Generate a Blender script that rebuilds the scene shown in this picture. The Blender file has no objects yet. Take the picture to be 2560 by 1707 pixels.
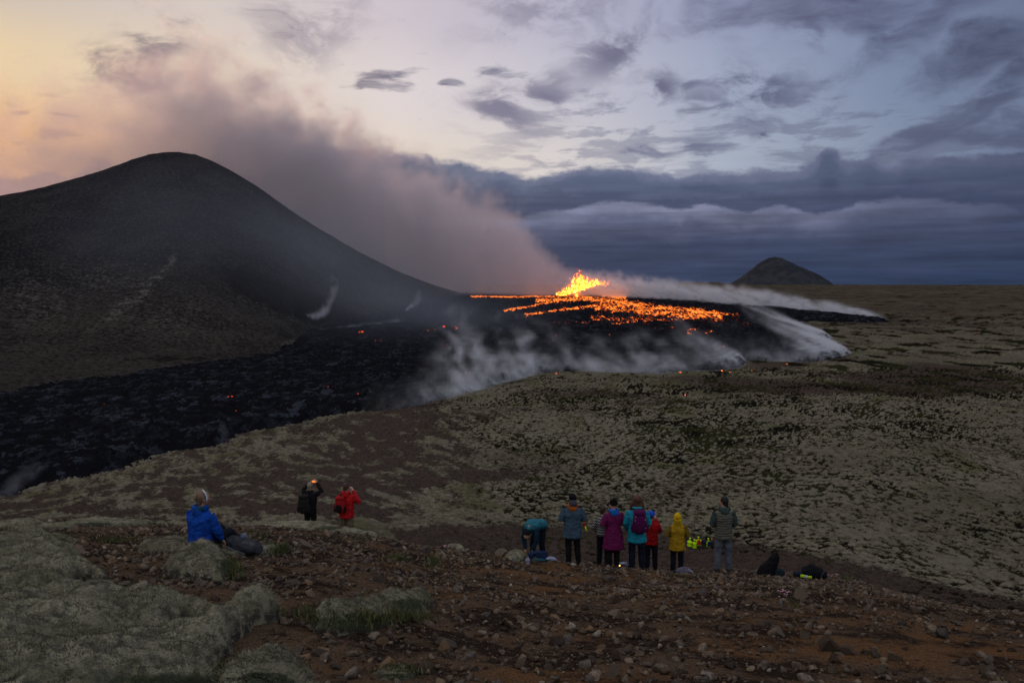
import bpy, bmesh, math, random, time
import numpy as np
from mathutils import Vector, Matrix, Euler

# ------------------------------------------------------------------ camera, world, sun, exposure
S = bpy.context.scene
FPX, CXP, CYP = 2133.0, 1280.0, 853.5          # focal length and centre in photo pixels (2560 wide)
PITCH = math.radians(4.01)
cam_d = bpy.data.cameras.new('camera'); cam = bpy.data.objects.new('camera', cam_d)
S.collection.objects.link(cam); S.camera = cam
cam_d.sensor_width = 36.0; cam_d.lens = FPX / 2560 * 36.0
cam_d.clip_start = 0.1; cam_d.clip_end = 30000
cam.rotation_euler = (math.pi / 2 - PITCH, 0, 0)
S.view_settings.view_transform = 'Standard'; S.view_settings.look = 'None'
S.view_settings.exposure = 0.16; S.view_settings.gamma = 1.0
S.render.engine = 'CYCLES'
cy = S.cycles
cy.use_denoising = True
try: cy.denoiser = 'OPENIMAGEDENOISE'
except Exception: pass
cy.max_bounces = 4; cy.diffuse_bounces = 2; cy.glossy_bounces = 2; cy.transparent_max_bounces = 8
cy.volume_bounces = 1; cy.volume_step_rate = 2.0; cy.volume_max_steps = 200
cy.denoising_prefilter = 'ACCURATE'; cy.denoising_input_passes = 'RGB_ALBEDO_NORMAL'
cy.sample_clamp_indirect = 3.0; cy.use_light_tree = True
cy.caustics_reflective = False; cy.caustics_refractive = False

def ray(px, py):                                # direction through a photo pixel as (x/Y, z/Y)
    cx = (px - CXP) / FPX; c = -(py - CYP) / FPX
    Y = math.cos(PITCH) + c * math.sin(PITCH)
    return cx / Y, (-math.sin(PITCH) + c * math.cos(PITCH)) / Y
def azel(px, py):
    u, w = ray(px, py); a = math.atan(u)
    return a, math.atan(w * math.cos(a))
def lin(c):
    return tuple((x / 255 / 12.92) if x / 255 <= .04045 else ((x / 255 + .055) / 1.055) ** 2.4 for x in c)

# ------------------------------------------------------------------ tiny node language
class V:
    def __init__(s, t, sock): s.t, s.s = t, sock
    def _m(s, op, b=None, c=None, rev=False):
        n = s.t.nodes.new('ShaderNodeMath'); n.operation = op
        xs = [s, b, c]
        if rev: xs = [b, s, c]
        for i, x in enumerate(xs):
            if x is None: continue
            if isinstance(x, V): s.t.links.new(x.s, n.inputs[i])
            else: n.inputs[i].default_value = float(x)
        return V(s.t, n.outputs[0])
    def __add__(s, b): return s._m('ADD', b)
    __radd__ = __add__
    def __mul__(s, b): return s._m('MULTIPLY', b)
    __rmul__ = __mul__
    def __sub__(s, b): return s._m('SUBTRACT', b)
    def __rsub__(s, b): return s._m('SUBTRACT', b, rev=True)
    def __truediv__(s, b): return s._m('DIVIDE', b)
    def __pow__(s, b): return s._m('POWER', b)
    def sin(s): return s._m('SINE')
    def exp(s): return s._m('EXPONENT')
    def abs(s): return s._m('ABSOLUTE')
    def mx(s, b): return s._m('MAXIMUM', b)
    def mn(s, b): return s._m('MINIMUM', b)
    def ss(s, a, b):                            # smoothstep from a to b (a may be > b)
        n = s.t.nodes.new('ShaderNodeMapRange'); n.interpolation_type = 'SMOOTHSTEP'
        s.t.links.new(s.s, n.inputs[0])
        for i, x in ((1, a), (2, b)):
            if isinstance(x, V): s.t.links.new(x.s, n.inputs[i])
            else: n.inputs[i].default_value = float(x)
        n.inputs[3].default_value = 0; n.inputs[4].default_value = 1
        if not isinstance(a, V) and not isinstance(b, V) and a > b:
            n.inputs[1].default_value = b; n.inputs[2].default_value = a
            n.inputs[3].default_value = 1; n.inputs[4].default_value = 0
        return V(s.t, n.outputs[0])
def vec(t, x, y, z):
    n = t.nodes.new('ShaderNodeCombineXYZ')
    for i, q in enumerate((x, y, z)):
        if isinstance(q, V): t.links.new(q.s, n.inputs[i])
        else: n.inputs[i].default_value = float(q)
    return V(t, n.outputs[0])
def noise(t, v, scale, detail=4, rough=.5, dist=0, kind='FBM'):
    n = t.nodes.new('ShaderNodeTexNoise'); n.noise_type = kind; n.normalize = True
    t.links.new(v.s, n.inputs['Vector'])
    n.inputs['Scale'].default_value = scale; n.inputs['Detail'].default_value = detail
    n.inputs['Roughness'].default_value = rough; n.inputs['Distortion'].default_value = dist
    return (V(t, n.outputs[0]) - .5) * 2.3 + .5
def voro(t, v, scale, feature='F1', rnd=1.0, out=0):
    n = t.nodes.new('ShaderNodeTexVoronoi'); n.feature = feature
    t.links.new(v.s, n.inputs['Vector']); n.inputs['Scale'].default_value = scale
    n.inputs['Randomness'].default_value = rnd
    return V(t, n.outputs[out])
def mixc(t, f, a, b):
    n = t.nodes.new('ShaderNodeMix'); n.data_type = 'RGBA'; n.clamp_factor = True
    for sck, x in ((n.inputs[0], f), (n.inputs[6], a), (n.inputs[7], b)):
        if isinstance(x, V): t.links.new(x.s, sck)
        elif isinstance(x, tuple): sck.default_value = (*x[:3], 1)
        else: sck.default_value = x
    return V(t, n.outputs[2])
def ramp(t, f, stops, interp='LINEAR'):
    n = t.nodes.new('ShaderNodeValToRGB'); r = n.color_ramp; r.interpolation = interp
    while len(r.elements) < len(stops): r.elements.new(0.5)
    for e, (p, c) in zip(r.elements, stops):
        e.position = p; e.color = (*c, 1) if isinstance(c, tuple) else (c, c, c, 1)
    t.links.new(f.s, n.inputs[0])
    return V(t, n.outputs[0])
def curve1(t, f, pts):                          # float curve y(x), with x and y mapped to 0..1 by the caller
    n = t.nodes.new('ShaderNodeFloatCurve'); c = n.mapping.curves[0]
    n.mapping.use_clip = False
    while len(c.points) < len(pts): c.points.new(.5, .5)
    for p, (x, y) in zip(c.points, pts): p.location = (x, y); p.handle_type = 'AUTO'
    n.mapping.update()
    t.links.new(f.s, n.inputs['Value'])
    return V(t, n.outputs[0])

# ------------------------------------------------------------------ world: dusk sky with clouds, laid out by direction
W = bpy.data.worlds.new('World'); S.world = W; W.use_nodes = True
t = W.node_tree; t.nodes.clear()
tc = t.nodes.new('ShaderNodeTexCoord'); sp = t.nodes.new('ShaderNodeSeparateXYZ')
t.links.new(tc.outputs['Generated'], sp.inputs[0])
dx, dy, dz = (V(t, sp.outputs[i]) for i in range(3))
A = dx._m('ARCTAN2', dy)                        # azimuth from straight ahead, radians, right positive
El = dz.mx(-1).mn(1)._m('ARCSINE')              # elevation, radians
AMIN, AMAX = -0.75, 0.75
a01 = (A - AMIN) * (1 / (AMAX - AMIN))
def A01(px): return (azel(px, 500)[0] - AMIN) / (AMAX - AMIN)
def rowramp(stops): return ramp(t, a01, [(A01(p), lin(c)) for p, c in stops])
rows = [
    (azel(1280, 30)[1],  [(-200, (186, 174, 168)), (0, (192, 180, 172)), (500, (204, 192, 186)), (1000, (196, 186, 194)), (1400, (174, 172, 190)), (1800, (142, 149, 176)), (2200, (116, 128, 156)), (2560, (100, 110, 138))]),
    (azel(1280, 230)[1], [(-200, (214, 186, 150)), (0, (222, 198, 160)), (500, (216, 200, 180)), (1000, (212, 202, 202)), (1400, (190, 187, 198)), (1800, (152, 160, 182)), (2200, (120, 133, 160)), (2560, (104, 116, 143))]),
    (azel(1280, 420)[1], [(-200, (205, 158, 108)), (0, (224, 172, 106)), (250, (220, 174, 120)), (600, (214, 184, 156)), (1000, (218, 204, 190)), (1400, (205, 198, 196)), (1800, (160, 168, 184)), (2200, (128, 140, 162)), (2560, (104, 116, 143))]),
    (azel(1280, 600)[1], [(-200, (190, 130, 84)), (0, (214, 150, 88)), (600, (205, 165, 130)), (1000, (205, 185, 165)), (1400, (190, 180, 178)), (2560, (100, 112, 140))]),
]
sky = rowramp(rows[3][1])
for i in (2, 1, 0):
    sky = mixc(t, El.ss(rows[i + 1][0], rows[i][0]), sky, rowramp(rows[i][1]))
sky = mixc(t, El.ss(.30, 1.0), sky, rowramp([(-700, (222, 214, 208)), (600, (222, 216, 216)), (1800, (202, 203, 211)), (2560, (182, 185, 197))]))  # unseen sky overhead, made brighter to lift the light on the ground

warpv = vec(t, A, El, .3)
def wv(sx, sy, seed, wamp=.0):
    return vec(t, A * sx, El * sy, seed)
n_w1 = noise(t, wv(1, 1.6, 1.7), 7, 3) - .5
n_w2 = noise(t, wv(1, 1.6, 7.1), 7, 3) - .5
fine = noise(t, vec(t, A + n_w1 * .05, El * 1.7 + n_w2 * .05, 3.3), 17, 6, .62)
fineh = noise(t, vec(t, A * .8 + n_w1 * .05, El * 3.2 + n_w2 * .04, 9.3), 21, 6, .6)
# scattered wispy clouds: (px, py, half width, half height, tilt in degrees, strength, kind)
wisps = [
    (395, 130, 55, 70, -62, .9, 0), (350, 190, 90, 45, -15, .95, 0), (300, 180, 40, 30, 20, .7, 0), (470, 80, 65, 22, 12, .55, 0),
    (770, 55, 130, 75, 35, .55, 0), (690, 85, 60, 30, 0, .3, 0),
    (985, 222, 85, 20, -4, 1.2, 1), (960, 185, 75, 22, 3, .7, 1), (1050, 175, 50, 14, 12, .6, 1), (1275, 170, 90, 15, -3, .9, 1), (1178, 205, 34, 16, 0, 1.2, 1),
    (1285, 270, 75, 62, 60, .75, 0), (1390, 225, 42, 60, -40, .7, 0), (1530, 130, 115, 60, 25, .75, 0), (1650, 220, 55, 50, 0, .75, 0),
    (1760, 270, 70, 55, -30, .55, 0), (1890, 215, 105, 50, -8, .85, 0), (1740, 210, 45, 22, 20, .6, 0), (1895, 335, 34, 16, 25, .8, 0), (1890, 302, 55, 30, 0, .5, 0), (1620, 315, 45, 16, 25, .5, 0), (2050, 245, 50, 13, 25, .6, 0),
    (1730, 375, 105, 26, -2, .8, 1), (1600, 373, 60, 10, 0, .4, 1),
    (2060, 20, 300, 60, -6, 1.0, 2), (2330, 40, 170, 60, 25, .8, 2), (2470, 130, 150, 60, 12, 1.05, 2), (2010, 80, 30, 50, 20, .5, 0), (2100, 15, 420, 30, 0, .6, 2), (2540, 200, 90, 60, 20, .8, 2),
    (2330, 335, 120, 34, 16, 1.3, 2), (2470, 290, 110, 26, 28, 1.0, 2), (2250, 360, 90, 24, 0, .9, 2), (2560, 345, 110, 28, 12, 1.0, 2), (2420, 350, 130, 24, 0, .8, 2),
    (195, 308, 45, 8, 2, .9, 1), (180, 354, 60, 9, -4, .9, 1), (205, 362, 38, 7, -5, .9, 1), (95, 296, 22, 10, 20, .5, 1), (60, 362, 18, 5, 10, .5, 1), (1350, 30, 200, 70, 0, .45, 0), (1250, 60, 90, 40, 30, .3, 0),
]
Aw, Ew = A + n_w1 * .045 + (fine - .5) * .02, El + n_w2 * .030
cmask = {0: None, 1: None, 2: None}
for px, py, hw, hh, tilt, st, kd in wisps:
    a0, e0 = azel(px, py); k = 1 / FPX
    c, s_ = math.cos(math.radians(tilt)), math.sin(math.radians(tilt))
    da, de = Aw - a0, Ew - e0
    p = (da * c + de * s_) * (1 / (hw * k)); q = (de * c - da * s_) * (1 / (hh * k))
    g = (p * p + q * q) * -1.0
    g = g.exp() * st
    cmask[kd] = g if cmask[kd] is None else cmask[kd].mx(g)
m0 = (cmask[0] * 1.5).mn(1.1) * (fine + cmask[0] * .25).ss(.34, .85) * .95
m1 = (cmask[1] * 1.35 + (fineh - .5) * 1.3 + (fine - .5) * .5 - .42).ss(-.10, .80) * (fineh * .6 + .45).mn(1.0) * .95
m2 = (cmask[2] * 1.35 + (fine - .5) * .7 - .28).ss(-.12, .85) * (fineh * .6 + .5).mn(1.0) * .95
wcol = rowramp([(-200, (120, 118, 128)), (300, (132, 122, 126)), (800, (150, 140, 152)), (1400, (118, 116, 138)), (1900, (90, 94, 120)), (2560, (74, 80, 106))])
wcol1 = rowramp([(-200, (140, 112, 104)), (300, (140, 115, 108)), (1000, (112, 110, 128)), (1800, (98, 103, 130)), (2560, (80, 86, 112))])
wcol2 = rowramp([(1800, (96, 98, 124)), (2200, (80, 84, 110)), (2560, (70, 76, 100))])
sky = mixc(t, m0, sky, wcol); sky = mixc(t, m1, sky, wcol1); sky = mixc(t, m2, sky, wcol2)

# the cloud bank, in layers from far to near: each has a top line, a paler rim and a dark body
BE = .36
def topcurve(pts):
    return curve1(t, a01, [(A01(p), azel(p, y)[1] / BE) for p, y in pts]) * BE
bump_big = noise(t, vec(t, A + n_w1 * .03, El * 1.6, 5.5), 17, 5, .6) - .5
bump_f = noise(t, vec(t, A + n_w1 * .02, El * 2.4, 2.5), 38, 5, .6) - .5
streak = noise(t, vec(t, A * .55, El * 4.5, 4.2), 14, 5, .55) - .5
streak2 = noise(t, vec(t, A * .35, El * 6.5, 14.2), 16, 4, .55) - .5
puff = noise(t, vec(t, A + n_w1 * .03, El * 2.2 + n_w2 * .03, 21.5), 11, 5, .6)
def layer(sky, pts, amp, rimc, bodyc, lowc, rimw, bodyw, soft, op=1.0):
    top = topcurve(pts)
    top = top + bump_big * (amp * 1.3) + bump_f * (amp * .7)
    d = top - El                                # depth below the top
    m = d.ss(-soft, soft) * op
    rim = (puff * 1.0 + .25).mx(0).mn(1)
    body = mixc(t, rim, bodyc, rimc)
    body = mixc(t, (d + streak * .008 + (puff - .5) * .012).ss(0, rimw), body, bodyc)
    body = mixc(t, (d + streak * .035).ss(rimw, bodyw), body, lowc)
    return mixc(t, m, sky, body)
R = rowramp
L1rim = R([(-200, (118, 108, 116)), (150, (112, 104, 116)), (700, (136, 126, 138)), (1100, (122, 124, 144)), (1600, (114, 118, 142)), (2100, (106, 110, 136)), (2560, (84, 88, 112))])
L1body = R([(-200, (104, 102, 116)), (600, (98, 94, 108)), (1100, (90, 100, 122)), (1600, (86, 96, 120)), (2560, (70, 80, 104))])
L1low = R([(-200, (96, 94, 110)), (600, (92, 88, 104)), (1100, (78, 84, 106)), (1600, (66, 74, 98)), (2560, (58, 66, 90))])
frag = (fineh * .7 + fine * .3 + streak * .4 + El.ss(.215, .15) * .30 - .12).ss(.52, .80) * El.ss(.24, .19) * .55
sky = mixc(t, frag * a01.ss(.42, .55), sky, R([(1000, (140, 134, 150)), (1600, (112, 116, 140)), (2560, (84, 90, 114))]))
sky = layer(sky, [(-200, 415), (0, 437), (60, 445), (110, 428), (150, 440), (170, 445), (215, 405), (250, 400), (300, 420), (500, 400), (700, 380), (880, 372), (960, 378), (1050, 395), (1120, 412), (1210, 424), (1300, 436), (1345, 441), (1420, 428), (1500, 418), (1640, 428), (1800, 432), (1960, 424), (2035, 412), (2052, 378), (2072, 370), (2092, 380), (2108, 408), (2150, 396), (2175, 386), (2200, 402), (2250, 405), (2270, 388), (2310, 396), (2400, 398), (2560, 385)],
            .010, L1rim, L1body, L1low, .016, .045, .0048)
sky = layer(sky, [(-200, 520), (900, 470), (1100, 462), (1400, 478), (1700, 490), (2000, 470), (2300, 462), (2560, 455)],
            .014, R([(-200, (100, 98, 112)), (900, (96, 98, 116)), (1600, (90, 95, 120)), (2560, (74, 80, 104))]), R([(-200, (92, 90, 104)), (900, (84, 86, 104)), (1600, (74, 81, 106)), (2560, (66, 73, 96))]), R([(-200, (88, 86, 100)), (900, (82, 82, 100)), (1600, (66, 74, 98)), (2560, (58, 66, 90))]), .010, .03, .010, .75)
sky = layer(sky, [(-200, 620), (900, 560), (1200, 545), (1400, 530), (1500, 512), (1620, 514), (1700, 524), (1760, 514), (1850, 530), (1960, 524), (2060, 532), (2150, 512), (2250, 498), (2330, 500), (2420, 512), (2500, 508), (2560, 530)],
            .007, R([(900, (100, 100, 118)), (1400, (122, 126, 150)), (1700, (128, 131, 156)), (2200, (104, 108, 134)), (2480, (78, 84, 108)), (2560, (62, 70, 94))]),
            R([(900, (84, 86, 104)), (1500, (84, 88, 112)), (2100, (72, 78, 102)), (2560, (56, 64, 88))]), R([(900, (82, 82, 100)), (1400, (66, 72, 96)), (2000, (60, 68, 92)), (2560, (50, 60, 84))]), .026, .050, .003)
sky = layer(sky, [(-200, 680), (1000, 600), (1300, 590), (1600, 596), (1900, 586), (2300, 600), (2560, 596)],
            .010, R([(900, (86, 86, 104)), (1500, (72, 78, 102)), (2560, (60, 68, 92))]), R([(900, (84, 84, 100)), (1500, (62, 70, 94)), (2560, (50, 60, 84))]), R([(900, (82, 82, 98)), (1300, (64, 70, 92)), (1800, (48, 59, 84)), (2560, (43, 55, 80))]), .014, .05, .012, .8)
shade = ((streak2 * .5 + streak * .4) * El.ss(.16, .05) + 1.0)
mulc = t.nodes.new('ShaderNodeVectorMath'); mulc.operation = 'SCALE'
t.links.new(sky.s, mulc.inputs[0]); t.links.new(shade.s, mulc.inputs['Scale'])
sky = mixc(t, El.ss(-.01, -.04), V(t, mulc.outputs[0]), lin((34, 32, 34)))
back = A.abs().ss(1.2, 2.2)                     # unseen sky behind the camera, brightened to add light on the ground
sky = mixc(t, back * El.ss(-.04, 0.0), sky, mixc(t, El.ss(0, .6), lin((152, 155, 168)), lin((205, 204, 209))))
bg = t.nodes.new('ShaderNodeBackground'); wo = t.nodes.new('ShaderNodeOutputWorld')
t.links.new(sky.s, bg.inputs['Color']); bg.inputs['Strength'].default_value = 1.0
t.links.new(bg.outputs[0], wo.inputs['Surface'])
W.cycles.sampling_method = 'MANUAL'; W.cycles.sample_map_resolution = 512

sun_d = bpy.data.lights.new('sun', 'SUN'); sun = bpy.data.objects.new('sun', sun_d); S.collection.objects.link(sun)
sun_d.energy = 1.5; sun_d.angle = math.radians(3); sun_d.color = (1.0, .50, .24)
sun.rotation_euler = Vector((-.44, .895, .072)).to_track_quat('Z', 'Y').to_euler()   # the last glow, low on the left

# ------------------------------------------------------------------ helpers
def tag(o, label=None, cat=None, group=None, kind=None):
    if label: o['label'] = label
    if cat: o['category'] = cat
    if group: o['group'] = group
    if kind: o['kind'] = kind
    return o
def link(name, me, parent=None):
    o = bpy.data.objects.new(name, me); S.collection.objects.link(o)
    if parent is not None: o.parent = parent
    return o
def empty(name, loc, rz=0.0):
    o = bpy.data.objects.new(name, None); S.collection.objects.link(o)
    o.location = loc; o.rotation_euler = (0, 0, rz); o.empty_display_size = .1
    return o
def _h(ix, iy, iz, seed):
    h = (ix.astype(np.uint32) * np.uint32(374761393) + iy.astype(np.uint32) * np.uint32(668265263)
         + iz.astype(np.uint32) * np.uint32(2147483647) + np.uint32((seed * 1013904223) & 0xffffffff))
    h = (h ^ (h >> np.uint32(13))) * np.uint32(1274126177)
    h = (h ^ (h >> np.uint32(15))) * np.uint32(2246822519)
    return h ^ (h >> np.uint32(16))
TAU = 2 * math.pi
_GT = np.array([(math.cos(k * TAU / 16), math.sin(k * TAU / 16)) for k in range(16)], np.float32)
def pn2(x, y, seed=0):                          # gradient noise, about -1..1
    x = np.asarray(x, np.float32); y = np.asarray(y, np.float32)
    fx = np.floor(x); fy = np.floor(y); ix = fx.astype(np.int64); iy = fy.astype(np.int64)
    x = x - fx; y = y - fy
    u = x * x * x * (x * (x * 6 - 15) + 10); v = y * y * y * (y * (y * 6 - 15) + 10)
    z = np.zeros_like(ix)
    def g(a, b):
        k = _GT[_h(ix + a, iy + b, z, seed) & np.uint32(15)]
        return k[..., 0] * (x - a) + k[..., 1] * (y - b)
    n0 = g(0, 0) * (1 - u) + g(1, 0) * u; n1 = g(0, 1) * (1 - u) + g(1, 1) * u
    return (n0 * (1 - v) + n1 * v) * 1.5
_G3 = np.array([(1,1,0),(-1,1,0),(1,-1,0),(-1,-1,0),(1,0,1),(-1,0,1),(1,0,-1),(-1,0,-1),(0,1,1),(0,-1,1),(0,1,-1),(0,-1,-1),(1,1,0),(0,-1,1),(-1,1,0),(0,-1,-1)], np.float32)
def pn3(x, y, z, seed=0):
    x, y, z = (np.asarray(q, np.float32) for q in (x, y, z))
    fx, fy, fz = np.floor(x), np.floor(y), np.floor(z)
    ix, iy, iz = fx.astype(np.int64), fy.astype(np.int64), fz.astype(np.int64)
    x, y, z = x - fx, y - fy, z - fz
    u = x * x * (3 - 2 * x); v = y * y * (3 - 2 * y); w = z * z * (3 - 2 * z)
    def g(a, b, c):
        k = _G3[_h(ix + a, iy + b, iz + c, seed) & np.uint32(15)]
        return k[..., 0] * (x - a) + k[..., 1] * (y - b) + k[..., 2] * (z - c)
    a0 = g(0,0,0)*(1-u)+g(1,0,0)*u; a1 = g(0,1,0)*(1-u)+g(1,1,0)*u
    b0 = g(0,0,1)*(1-u)+g(1,0,1)*u; b1 = g(0,1,1)*(1-u)+g(1,1,1)*u
    return (a0*(1-v)+a1*v)*(1-w) + (b0*(1-v)+b1*v)*w
def fbm2(x, y, o=4, seed=0, gain=.5):
    r = 0; a = 1.0; n = 0
    for k in range(o):
        r = r + a * pn2(x * 2 ** k + 17.3 * k, y * 2 ** k - 9.1 * k, seed + k); n += a; a *= gain
    return r / n
def fbm3(x, y, z, o=4, seed=0, gain=.5):
    r = 0; a = 1.0; n = 0
    for k in range(o):
        f = 2 ** k
        r = r + a * pn3(x * f + 17.3 * k, y * f - 9.1 * k, z * f + 5.7 * k, seed + k); n += a; a *= gain
    return r / n
def sst(x, a, b):
    q = np.clip((x - a) / (b - a), 0, 1); return q * q * (3 - 2 * q)
def grid_mesh(name, X, Y, Z, attrs=None, mat=None, smooth=True):
    nr, nc = X.shape
    me = bpy.data.meshes.new(name)
    co = np.stack([X, Y, Z], -1).reshape(-1, 3).astype(np.float32)
    me.vertices.add(nr * nc); me.vertices.foreach_set('co', co.ravel())
    i = np.arange(nr * nc).reshape(nr, nc)
    q = np.stack([i[:-1, :-1], i[:-1, 1:], i[1:, 1:], i[1:, :-1]], -1).reshape(-1, 4)
    n = len(q)
    me.loops.add(n * 4); me.loops.foreach_set('vertex_index', q.ravel().astype(np.int32))
    me.polygons.add(n); me.polygons.foreach_set('loop_start', (np.arange(n) * 4).astype(np.int32))
    try: me.polygons.foreach_set('loop_total', np.full(n, 4, np.int32))
    except Exception: pass
    if smooth: me.polygons.foreach_set('use_smooth', np.ones(n, bool))
    for k, v in (attrs or {}).items():
        a = me.attributes.new(k, 'FLOAT', 'POINT'); a.data.foreach_set('value', np.ascontiguousarray(v, np.float32).ravel())
    me.update(); me.validate()
    if mat: me.materials.append(mat)
    return me
def raw_mesh(name, verts, faces, mat=None, smooth=True, attrs=None):
    me = bpy.data.meshes.new(name)
    me.from_pydata([tuple(v) for v in verts], [], [tuple(f) for f in faces]); me.update()
    if smooth: me.polygons.foreach_set('use_smooth', [True] * len(me.polygons))
    for k, v in (attrs or {}).items():
        a = me.attributes.new(k, 'FLOAT', 'POINT'); a.data.foreach_set('value', np.asarray(v, np.float32))
    if mat: me.materials.append(mat)
    return me
def newmat(name):
    m = bpy.data.materials.new(name); m.use_nodes = True; t = m.node_tree
    b = t.nodes['Principled BSDF']
    tc = t.nodes.new('ShaderNodeTexCoord')
    return m, t, b, V(t, tc.outputs['Object'])
def attr(t, name):
    n = t.nodes.new('ShaderNodeAttribute'); n.attribute_name = name
    return V(t, n.outputs['Fac'])
def setb(t, b, col=None, rough=None, h=None, dist=.05, strength=1.0, spec=None, em=None, ems=None):
    if col is not None:
        if isinstance(col, V): t.links.new(col.s, b.inputs['Base Color'])
        else: b.inputs['Base Color'].default_value = (*col, 1)
    if rough is not None:
        if isinstance(rough, V): t.links.new(rough.s, b.inputs['Roughness'])
        else: b.inputs['Roughness'].default_value = rough
    if spec is not None: b.inputs['Specular IOR Level'].default_value = spec
    if h is not None:
        n = t.nodes.new('ShaderNodeBump'); n.inputs['Distance'].default_value = dist; n.inputs['Strength'].default_value = strength
        t.links.new(h.s, n.inputs['Height']); t.links.new(n.outputs[0], b.inputs['Normal'])
    if em is not None:
        if isinstance(em, V): t.links.new(em.s, b.inputs['Emission Color'])
        else: b.inputs['Emission Color'].default_value = (*em, 1)
    if ems is not None:
        if isinstance(ems, V): t.links.new(ems.s, b.inputs['Emission Strength'])
        else: b.inputs['Emission Strength'].default_value = ems

# ------------------------------------------------------------------ the lie of the land
# profiles z(Y) along columns of constant x/Y; camera height is z = 0, about 1.7 m above the slope it stands on
PROF = {
    -900: [(0, -1.3), (6, -2.6), (13, -4.0), (18, -5.0), (30, -9.5), (60, -19), (100, -29), (160, -38), (260, -43), (400, -43), (600, -42), (900, -40), (1500, -30), (2500, -20)],
    0:    [(0, -1.4), (6.4, -3.0), (13.2, -4.25), (18, -5.2), (24, -7.4), (40, -12.6), (80, -24.4), (110, -31.5), (165, -42), (273, -43), (400, -42), (600, -40), (900, -38), (1500, -30), (2500, -20)],
    420:  [(0, -1.45), (7, -3.2), (13.2, -4.25), (18.5, -5.35), (24, -7.4), (40, -12.8), (80, -24.0), (110, -31), (165, -38.5), (200, -41.5), (334, -42), (450, -41), (600, -39), (900, -36), (1500, -30), (2500, -20)],
    780:  [(0, -1.5), (7, -3.4), (14, -4.6), (20, -5.75), (27, -8.3), (50, -15.2), (80, -23.2), (120, -31), (180, -37.5), (250, -40.8), (400, -41), (600, -38), (800, -31), (1000, -22), (1500, -20), (2500, -14)],
    1100: [(0, -1.6), (7.4, -3.5), (15, -5.3), (20.5, -6.5), (27, -9.3), (50, -17.2), (80, -25.5), (120, -31.5), (180, -34.0), (240, -35.0), (300, -37.6), (400, -38.5), (600, -35), (800, -28), (1000, -20), (1500, -18), (2500, -13)],
    1440: [(0, -1.7), (7.5, -3.65), (15, -5.6), (21.5, -7.2), (28, -9.9), (40, -14.2), (60, -20.8), (85, -28), (96, -30.0), (130, -33), (200, -34.6), (300, -35.3), (337, -35.6), (450, -34), (600, -31), (800, -26), (1000, -20), (1500, -14), (2500, -11.7)],
    1750: [(0, -1.7), (7.5, -3.65), (15, -5.6), (22, -7.5), (28, -10.0), (40, -14.4), (60, -21.0), (85, -28.2), (98, -30.4), (130, -32.8), (200, -33.8), (300, -32.8), (385, -32.5), (600, -29), (800, -25.5), (1000, -20.5), (1450, -1.0), (1700, -6), (2500, -11.7)],
    2100: [(0, -1.7), (7.5, -3.7), (15, -5.6), (22, -7.75), (28, -10.3), (40, -15.2), (60, -22), (80, -27.5), (110, -31), (200, -32.3), (385, -32.4), (466, -31), (650, -29.2), (1000, -24), (1600, -16), (2500, -11.7)],
    2560: [(0, -1.7), (7, -3.6), (12, -5.0), (16, -6.3), (22, -9.2), (30, -13), (50, -20.6), (70, -27), (90, -30.6), (150, -32), (385, -32), (650, -29.5), (1000, -24.5), (1600, -17), (2500, -12.2)],
    3300: [(0, -1.7), (6, -3.4), (10, -4.8), (14, -6.6), (22, -10.6), (30, -14.6), (50, -22), (70, -28), (90, -31), (150, -32), (385, -32), (650, -29.5), (1000, -24.5), (1600, -17), (2500, -12.2)],
}
_pk = sorted(PROF); _pu = np.array([(p - 1280) / FPX for p in _pk])
_ly = np.linspace(math.log(1.0), math.log(30000), 700)
_tab = []
for p in _pk:
    pts = PROF[p] + [(6000, PROF[p][-1][1] * 2.3), (30000, PROF[p][-1][1] * 9.5)]
    yy = np.exp(_ly); zz = np.interp(yy, [q[0] for q in pts], [q[1] for q in pts])
    w = zz / yy                                 # smooth the slope to the eye, so that crests stay where they are
    k = np.exp(-np.linspace(-2, 2, 9) ** 2); k /= k.sum()
    wp = np.pad(w, 4, mode='edge'); w = np.convolve(wp, k, 'valid')
    _tab.append(w * yy)
_tab = np.array(_tab)
def base0(x, y):
    x = np.asarray(x, np.float64); y = np.maximum(np.asarray(y, np.float64), 1.01)
    u = np.clip(x / y, _pu[0], _pu[-1])
    j = np.clip(np.searchsorted(_pu, u) - 1, 0, len(_pu) - 2)
    f = (u - _pu[j]) / (_pu[j + 1] - _pu[j]); f = f * f * (3 - 2 * f) * .5 + f * .5
    li = (np.log(y) - _ly[0]) / (_ly[1] - _ly[0]); i = np.clip(li.astype(int), 0, len(_ly) - 2); g = np.clip(li - i, 0, 1)
    za = _tab[j, i] * (1 - g) + _tab[j, i + 1] * g
    zb = _tab[j + 1, i] * (1 - g) + _tab[j + 1, i + 1] * g
    return za * (1 - f) + zb * f
def base(x, y):                                 # with the swells of the ground
    x = np.asarray(x, np.float64); y = np.asarray(y, np.float64)
    z = base0(x, y)
    near = sst(y, 30, 16)
    z = z + near * (.10 * fbm2(x / 2.6, y / 2.6, 3, 11) + .16 * fbm2(x / 7, y / 7, 2, 12)) * sst(y, 3, 7)
    far = sst(y, 24, 60)
    z = z + far * (.45 * fbm2(x / 14, y / 14, 3, 21) + 1.3 * fbm2(x / 60, y / 60, 3, 22) * sst(y, 60, 160))
    vf = sst(y, 500, 1300)
    z = z + vf * (1.6 * fbm2(x / 90, y / 140, 4, 23) + 1.2 * np.abs(fbm2(x / 40, y / 60, 3, 24)))
    return z
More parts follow.
